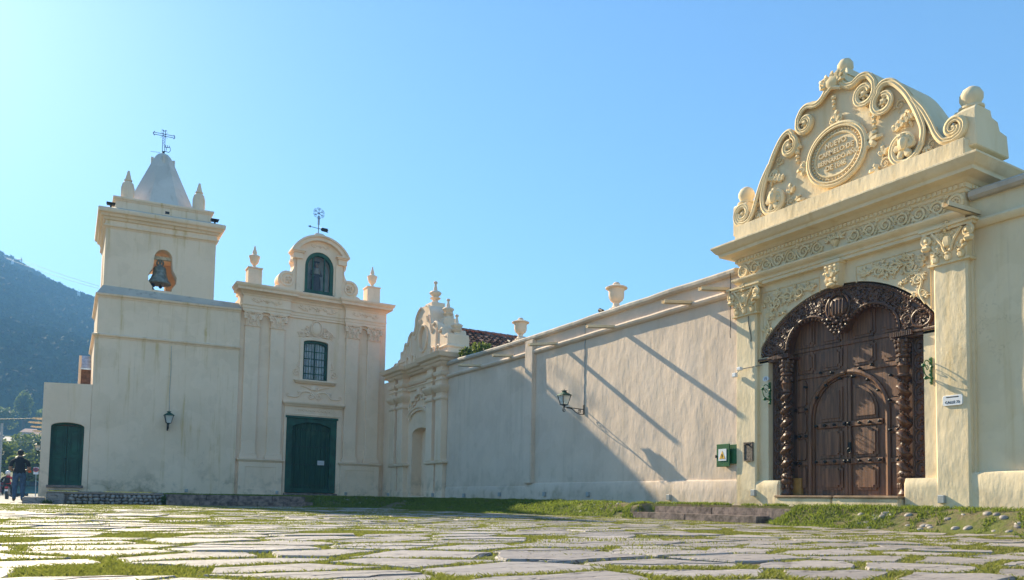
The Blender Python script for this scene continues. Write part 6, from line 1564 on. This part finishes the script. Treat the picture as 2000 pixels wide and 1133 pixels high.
# hands with fingers
for sg in (-1, 1):
    q = MB(); q.blob((sg*.125, .29, 1.105), (.042, .05, .022), 8, 5)
    for k in range(4): q.tube([(sg*(.10+.018*k), .32, 1.11), (sg*(.095+.018*k), .375-.008*abs(k-1), 1.105), (sg*(.085+.016*k), .40-.008*abs(k-1), 1.085)], [.011, .010, .008], 6)
    q.tube([(sg*.09, .28, 1.11), (sg*.055, .31, 1.12), (sg*.045, .34, 1.115)], [.013, .011, .009], 6)
    h_ = q.build('hand', 'skin', None); h_.parent = man; h_.location = (0, 0, 0)
t = MB(); t.blob((-1.36+.27, 31.34, 1.03), (.055, .04, .05), 8, 6); t.tube([(-1.09, 31.34, 1.08), (-1.13, 31.3, 1.10)], .012, 5)
tag(t.build('bag', 'redlight', None, loc=(-1.09, 31.34, .98)), 'small bright orange bag held by the walking person', 'bag')

# ---------------------------------------------------------------- motorcycle and rider
mz = -.19; ML = (-3.2, 58.0, mz)
MO = thing('motorcycle', ML, 'motorcycle with red tail light ridden away down the street', 'motorcycle')
def km(): return MB(lambda s, d, z: (ML[0]+s, ML[1]+d, ML[2]+z))
for y in (-.05, 1.2):
    mb = km(); mb.tube([(0, y+.30*math.cos(R(a)), .31+.30*math.sin(R(a))) for a in range(0, 361, 18)], .065, 7); wh = mb.build('wheel', 'black', MO)
    mb = km(); mb.tube([(-.02, y, .31), (.02, y, .31)], .22, 14); mb.build('rim', 'grey', wh)
mb = km(); mb.tube([(0, -.2, .72), (0, .1, .78), (0, .5, .80)], [.09, .13, .12], 8); mb.build('seat', 'black', MO)
mb = km(); mb.blob((0, .75, .82), (.16, .28, .16), 10, 7); mb.build('fuel_tank', 'red', MO)
mb = km(); mb.box(-.14, .14, .3, .9, .3, .62); mb.tube([(0, 1.2, .31), (0, 1.0, .95)], .05, 6); mb.tube([(.15, -.1, .35), (.15, .6, .33)], .05, 8); mb.tube([(0, -.05, .31), (0, .4, .40)], .04, 6); mb.build('engine_frame', 'grey', MO)
mb = km(); mb.tube([(-.36, .9, 1.05), (0, 1.0, 1.02), (.36, .9, 1.05)], .02, 6); mb.build('handlebar', 'black', MO)
mb = km(); mb.box(-.09, .09, -.34, -.26, .68, .80); mb.build('tail_light', 'red', MO); mb = km(); mb.box(-.09, .09, -.36, -.33, .50, .62); mb.build('number_plate', 'white', MO)
MT['jacket'] = simple('red_jacket', (.42, .02, .03), .7)
V = [(0, .15, .92), (0, .17, 1.12), (0, .24, 1.34), (0, .28, 1.46), (0, .31, 1.55), (0, .33, 1.64), (.12, .2, .88), (.24, .62, .74), (.24, .36, .34), (.24, .55, .28), (-.12, .2, .88), (-.24, .62, .74), (-.24, .36, .34), (-.24, .55, .28), (.14, .25, 1.40), (.25, .28, 1.34), (.36, .42, 1.12), (.34, .80, 1.06), (-.14, .25, 1.40), (-.25, .28, 1.34), (-.36, .42, 1.12), (-.34, .80, 1.06)]
E2 = [(0,1),(1,2),(2,3),(3,4),(4,5),(0,6),(6,7),(7,8),(8,9),(0,10),(10,11),(11,12),(12,13),(2,14),(14,15),(15,16),(16,17),(2,18),(18,19),(19,20),(20,21)]
R2 = [(.17,.14),(.18,.14),(.20,.13),(.12,.09),(.065,.065),(.09,.1),.11,.085,.06,.045,.11,.085,.06,.045,.09,.08,.06,.045,.09,.08,.06,.045]
rider = person('person', ML, 0, V, E2, R2, lambda c: 'skin' if c.z > 1.5 else ('jacket' if c.z > .95 and c.x > -.05 else ('tshirt')), 'helmeted rider in red and black jacket with backpack on the motorcycle')
q = MB(); q.blob((0, .33, 1.68), (.145, .165, .16), 12, 8); e = q.build('helmet', 'white', None); e.parent = rider; e.location = (0, 0, 0)
q = MB(); q.box(-.15, .15, .0, .12, 1.0, 1.38); e = q.build('backpack', 'tshirt', None, .03); e.parent = rider; e.location = (0, 0, 0)

# ---------------------------------------------------------------- parked cars
def car(loc, rz, paint, label):
    t = thing('parked_car', loc, label, 'car', 'cars parked along the street'); o = Vector(loc)
    def c(): return MB(lambda s, d, z: (o.x+s, o.y+d, o.z+z))
    prof = [(-2.05, .35), (-2.08, .62), (-1.98, .82), (-1.05, .94), (-.45, 1.40), (.75, 1.44), (1.55, 1.02), (2.02, .92), (2.08, .55), (2.05, .30)]
    mb = c(); k = len(prof); sec = ((-.84, 0), (-.80, 1), (.80, 1), (.84, 0)); pts = []
    for x, f in ((-.78, .97), (-.86, 1.0), (-.86, 1.0), (-.78, .97)): pass
    rows_ = ((-.80, .96), (-.87, 1.0), (.87, 1.0), (.80, .96))
    for i, (w_, f) in enumerate(rows_):
        for (y, z) in prof:
            tw = 1-.22*max(0, (z-.94)/.5); pts.append((w_*tw, y*f if i in (0, 3) else y, z if z > .5 else z))
    fs = [(r_*k+j, r_*k+j+1, (r_+1)*k+j+1, (r_+1)*k+j) for r_ in range(3) for j in range(k-1)]+[(r_*k+k-1, r_*k, (r_+1)*k, (r_+1)*k+k-1) for r_ in range(3)]+[tuple(range(k)), tuple(3*k+j for j in reversed(range(k)))]
    mb.add([(p[0], p[1], p[2]) for p in pts], fs); mb.build('body', paint, t, .02)
    for sg in (-1, 1):
        for y0, y1, z0 in ((-.95, .05, 0), (.12, 1.2, 0)):
            mb = c(); x = sg*.805; mb.add([(sg*.868, y0, .97), (sg*.868, y1 if y1 < 1 else 1.25, .99), (sg*.745, min(y1, .72), 1.38), (sg*.745, max(y0+.45, -.42), 1.36)], [(0, 1, 2, 3)]); mb.build('side_window', 'carglass', t, smooth=0)
    mb = c(); mb.add([(-.72, -1.03, .97), (.72, -1.03, .97), (.62, -.50, 1.37), (-.62, -.50, 1.37)], [(0, 1, 2, 3)]); mb.build('windscreen', 'carglass', t, smooth=0)
    mb = c(); mb.add([(-.70, 1.50, 1.08), (.70, 1.50, 1.08), (.60, .84, 1.42), (-.60, .84, 1.42)], [(0, 1, 2, 3)]); mb.build('rear_window', 'carglass', t, smooth=0)
    for sg in (-1, 1):
        for y in (-1.28, 1.28):
            mb = c(); mb.tube([(sg*.70, y, .31), (sg*.89, y, .31)], .31, 18); wl = mb.build('wheel', 'black', t); mb = c(); mb.tube([(sg*.86, y, .31), (sg*.90, y, .31)], .19, 14); mb.build('rim', 'grey', wl)
        mb = c(); mb.box(sg*.62-.14, sg*.62+.14, -2.09, -2.0, .64, .76); mb.build('headlight', 'white', t, .01); mb = c(); mb.box(sg*.66-.12, sg*.66+.12, 2.0, 2.09, .72, .86); mb.build('tail_light', 'red', t, .01)
    t.rotation_euler[2] = rz; return t
MT['teal'] = simple('teal_car_paint', (.02, .10, .12), .25, .3, .05); MT['maroon'] = simple('maroon_car_paint', (.22, .02, .04), .25, .2, .05)
car((-2.55, 80.0, -.20), R(82), 'teal', 'teal hatchback parked across the street beyond the annex'); car((-5.1, 92.0, -.20), R(80), 'maroon', 'maroon car parked behind the walking person')
# no parking sign
t = thing('no_parking_sign', (-2.2, 78, -.2), 'round red no parking sign on a thin grey pole beside the annex', 'sign')
mb = MB(); mb.tube([(-2.2, 78, -.2), (-2.25, 78, 2.45)], .035, 7); mb.build('pole', 'grey', t)
mb = MB(); mb.box(-2.44, -2.06, 77.94, 77.97, 1.80, 2.42); mb.build('panel', 'white', t)
mb = MB(); mb.plate([(-2.26+.20*math.cos(R(a)), 2.2+.20*math.sin(R(a))) for a in range(0, 360, 20)], 77.90, 77.93, [[(-2.26+.145*math.cos(R(a)), 2.2+.145*math.sin(R(a))) for a in range(0, 360, 20)]]); mb.tube([(-2.36, 77.915, 2.3), (-2.16, 77.915, 2.1)], .02, 4); mb.tube([(-2.36, 77.915, 2.1), (-2.16, 77.915, 2.3)], .02, 4); mb.build('red_ring', 'red', t)
mb = MB(); mb.plate([(-2.26+.14*math.cos(R(a)), 2.2+.14*math.sin(R(a))) for a in range(0, 360, 20)], 77.92, 77.935); mb.build('blue_disc', 'blue', t)
# pergola beams behind the annex
t = thing('pergola', (-.9, 42, 0), 'row of pale timber pergola beams jutting out behind the annex', 'pergola')
for y, xl in ((38, -1.36), (40.3, -1.58), (43, -1.58), (46, -1.6)):
    mb = MB(); a = y-.07
    mb.add([(x, yy, z) for yy in (y-.07, y+.07) for x, z in ((xl, 3.43), (xl+.02, 3.41), (xl+.25, 3.39), (1.2, 3.39), (1.2, 3.47), (xl+.06, 3.47))], [(0,1,2,3,4,5), (11,10,9,8,7,6)]+[(i, (i+1) % 6, 6+(i+1) % 6, 6+i) for i in range(6)]); mb.build('beam', 'timber', t)
for y in (38, 46):
    mb = MB(); mb.box(.2, .34, y-.07, y+.07, -.2, 3.39); mb.build('post', 'timber', t)

# ---------------------------------------------------------------- trees, houses, pylon beyond the street
def make_tree(loc, h, r_, seed, label, n=1500, leaf=.28, slim=1.0):
    t = thing('tree', loc, label, 'tree', 'trees beyond the street'); g = random.Random(seed); x, y, z = loc
    mb = MB(); mb.tube([(x, y, z-.3), (x+.1, y, z+h*.25), (x-.1, y+.1, z+h*.55)], [h*.035, h*.028, h*.015], 7)
    for k in range(5):
        a = g.uniform(0, 6.28); mb.tube([(x, y, z+h*(.25+.06*k)), (x+math.cos(a)*r_*.5, y+math.sin(a)*r_*.5, z+h*(.5+.06*k))], [h*.014, h*.005], 5)
    mb.build('trunk', 'bark', t)
    V_, T_ = [], []; gg = np.random.default_rng(seed); per = n//9
    for k in range(9):
        a = g.uniform(0, 6.28); rr = g.uniform(.1, .6)*r_; c = np.array([x+math.cos(a)*rr, y+math.sin(a)*rr, z+h*g.uniform(.42, .86)])
        rad = np.array([r_*g.uniform(.38, .6), r_*g.uniform(.38, .6), h*g.uniform(.12, .2)*slim])
        p = gg.normal(0, 1, (per, 3)); p /= np.linalg.norm(p, axis=1)[:, None]; p = c+p*rad*(gg.uniform(.3, 1, per)**.5)[:, None]
        A = gg.normal(0, 1, (per, 3)); A /= np.linalg.norm(A, axis=1)[:, None]; B = np.cross(A, gg.normal(0, 1, (per, 3))); B /= np.linalg.norm(B, axis=1)[:, None]; s_ = leaf*gg.uniform(.6, 1.4, (per, 1))
        V_.append(np.stack([p-A*s_, p+B*s_*.6, p+A*s_, p-B*s_*.6], 1)); T_.append(np.repeat(np.clip(gg.normal(.5, .3, per), 0, 1), 4))
    V_ = np.concatenate(V_)-np.array(loc); o = raw_mesh('crown', V_.reshape(-1, 3), np.arange(len(V_)*4).reshape(-1, 4), 'treeleaf', None, tone=np.concatenate(T_)); o.parent = t; o.location = (0, 0, 0)
    return t
def gzs(x, y): return float(gz(np.array(float(x)), np.array(float(y))))
trees = [((-3.6, 98), 4.6, 2.0, 'round tree just behind the parked teal car'), ((-7.2, 112), 7.0, 3.4, 'broad tree beyond the walking person'), ((-11, 128), 9, 4.2, 'bushy tree beyond the motorcycle rider'), ((-4.4, 140), 7, 3.8, 'low spreading tree behind the no parking sign'),
         ((-9.0, 165), 9.0, 4.5, 'dense dark tree below the white houses'), ((-14, 178), 10, 5.0, 'tall dark tree below the outermost white house'), ((-4.0, 185), 9, 4.6, 'full tree under the red roofed house'), ((-8, 205), 8, 4.5, 'small tree just in front of the white houses'),
         ((-5.5, 300), 12, 5.5, 'tall round tree above the white houses'), ((-13.5, 310), 17, 3.0, 'tall slender tree rising above the white houses'), ((-19, 300), 11, 5.0, 'broad tree at the edge of the white houses'), ((-1.5, 320), 12, 5.5, 'leafy tree on the slope behind the pergola')]
for i, ((x, y), h, r_, lab) in enumerate(trees): make_tree((x, y, gzs(x, y)), h, r_, 40+i, lab, 1400, .22+.0007*y, 1.0)
def house(x, y, w_, d_, h, wallc, roofc, label, seed):
    t = thing('house', (x, y, gzs(x, y)-1), label, 'house', 'houses on the lower slope'); z = gzs(x, y)-1
    mb = MB(); mb.box(x-w_/2, x+w_/2, y-d_/2, y+d_/2, z, z+h); mb.build('wall', wallc, t)
    mb = MB(); mb.add([(x-w_/2-.3, y-d_/2-.4, z+h), (x+w_/2+.3, y-d_/2-.4, z+h), (x+w_/2+.3, y+d_/2+.4, z+h), (x-w_/2-.3, y+d_/2+.4, z+h), (x-w_/2+1, y, z+h+1.3), (x+w_/2-1, y, z+h+1.3)], [(0,1,5,4), (1,2,5), (2,3,4,5), (3,0,4), (0,3,2,1)]); mb.build('roof', roofc, t)
    n = max(2, int(w_/2.6))
    for k in range(n):
        xx = x-w_/2+(k+.5)*w_/n; mb = MB(); mb.box(xx-.5, xx+.5, y-d_/2-.05, y-d_/2+.02, z+h-2.2, z+h-.9); f_ = mb.build('window', 'carglass', t); 
MT['farwhite'] = simple('far_white_wall', (.36, .33, .31), .8, 0, .08, .3); MT['farroof'] = simple('far_clay_roof', (.42, .20, .15), .8, 0, .3, .5); MT['faroof2'] = simple('far_grey_roof', (.34, .29, .27), .7, 0, .2, .4)
house(-13.0, 250, 5.5, 6, 3.8, 'farwhite', 'faroof2', 'white house with pale flat hipped roof on the slope', 1)
house(-7.0, 262, 5, 6, 4.6, 'farwhite', 'farroof', 'white house with red roof stepping up the slope', 2)
house(-3.5, 246, 4.5, 6, 3.4, 'farwhite', 'farroof', 'low white house with clay roof nearest the annex edge', 3)
house(-10, 278, 5, 5, 4.8, 'farwhite', 'farroof', 'upper white house with clay roof between the trees', 4)
house(-18.5, 262, 5, 6, 4.4, 'farwhite', 'faroof2', 'outermost white house with pale roof on the slope', 5)
house(-4.5, 275, 4, 5, 5.6, 'farwhite', 'faroof2', 'tall white house with grey roof behind the red roofed one', 6)
# utility pole and overhead wires
t = thing('utility_pole', (-4.4, 70, -.2), 'slim grey utility pole at the street edge', 'pole'); mb = MB(); mb.tube([(-4.4, 70, -.3), (-4.4, 70, 5.5)], [.12, .09], 8); mb.build('shaft', 'grey', t); mb = MB(); mb.box(-4.75, -4.05, 69.95, 70.05, 4.1, 4.18); mb.build('crossarm', 'timber', t)
for k, (z0, lab) in enumerate(((2.55, 'lowest overhead wire crossing the street'), (2.95, 'middle overhead wire crossing the street'), (3.3, 'upper overhead wire crossing the street'))):
    mb = MB(); mb.tube([(-14+i*1.2, 88, z0+.0016*(i-8)**2*3) for i in range(13)], .03, 4); tag(mb.build('overhead_wire', 'black', None, loc=(-8, 88, z0)), lab, 'wire', 'overhead wires')
mb = MB(); mb.tube([(-6+i*.5, 38+.1*i, 3.2+.35*(i/10)**2) for i in range(11)], .012, 5); tag(mb.build('light_string', 'black', None, loc=(-3, 38.5, 3.2)), 'dark string of lights running to the pergola beams', 'string lights')
# cable car
t = thing('cable_car_pylon', (-49.7, 800, 180), 'slender white cable car pylon near the top of the hill', 'pylon'); mb = MB(); mb.tube([(-50.2, 800, 178), (-49.5, 800, 205)], [1.7, .9], 8); mb.build('mast', 'white', t)
mb = MB(); mb.tube([(-56, 800, 206.5), (-49.5, 800, 205), (-43, 800, 206.5)], .55, 5); mb.tube([(-56, 795, 206.5), (-56, 806, 206.5)], .5, 5); mb.tube([(-43, 795, 206.5), (-43, 806, 206.5)], .5, 5); mb.build('crossarm', 'grey', t)
for dx, lab in ((-56, 'outer haul cable of the cable car'), (-43, 'inner haul cable of the cable car')):
    mb = MB(); mb.tube([(dx+i*9.0, 800-i*14, 206-i*5.9+.07*i*i) for i in range(15)], .16, 4); tag(mb.build('haul_cable', 'grey', None, loc=(dx, 800, 206)), lab, 'cable', 'cable car cables')
t = thing('gondola', (2, 700, 158), 'small pale cable car gondola hanging over the forest', 'gondola'); mb = MB(); mb.box(.6, 3.4, 698.6, 701.4, 157.5, 160.5); mb.build('cabin', 'white', t, .4); mb = MB(); mb.tube([(2, 700, 160.4), (2, 700, 163.5)], .15, 5); mb.build('hanger', 'grey', t)

# ---------------------------------------------------------------- hazy air
mb = MB(); mb.box(-1000, 1300, -150, 1300, -4, 272); hz = mb.build('haze', 'white', None, smooth=0); hz['kind'] = 'stuff'
hz.data.materials.clear(); hm = bpy.data.materials.new('haze'); hm.use_nodes = True; nt = hm.node_tree; nt.nodes.clear()
pv = nt.nodes.new('ShaderNodeVolumePrincipled'); pv.inputs['Color'].default_value = (.26, .58, 1.0, 1); pv.inputs['Density'].default_value = .00070; pv.inputs['Anisotropy'].default_value = 0.0
mo_ = nt.nodes.new('ShaderNodeOutputMaterial'); nt.links.new(pv.outputs[0], mo_.inputs['Volume']); hz.data.materials.append(hm)
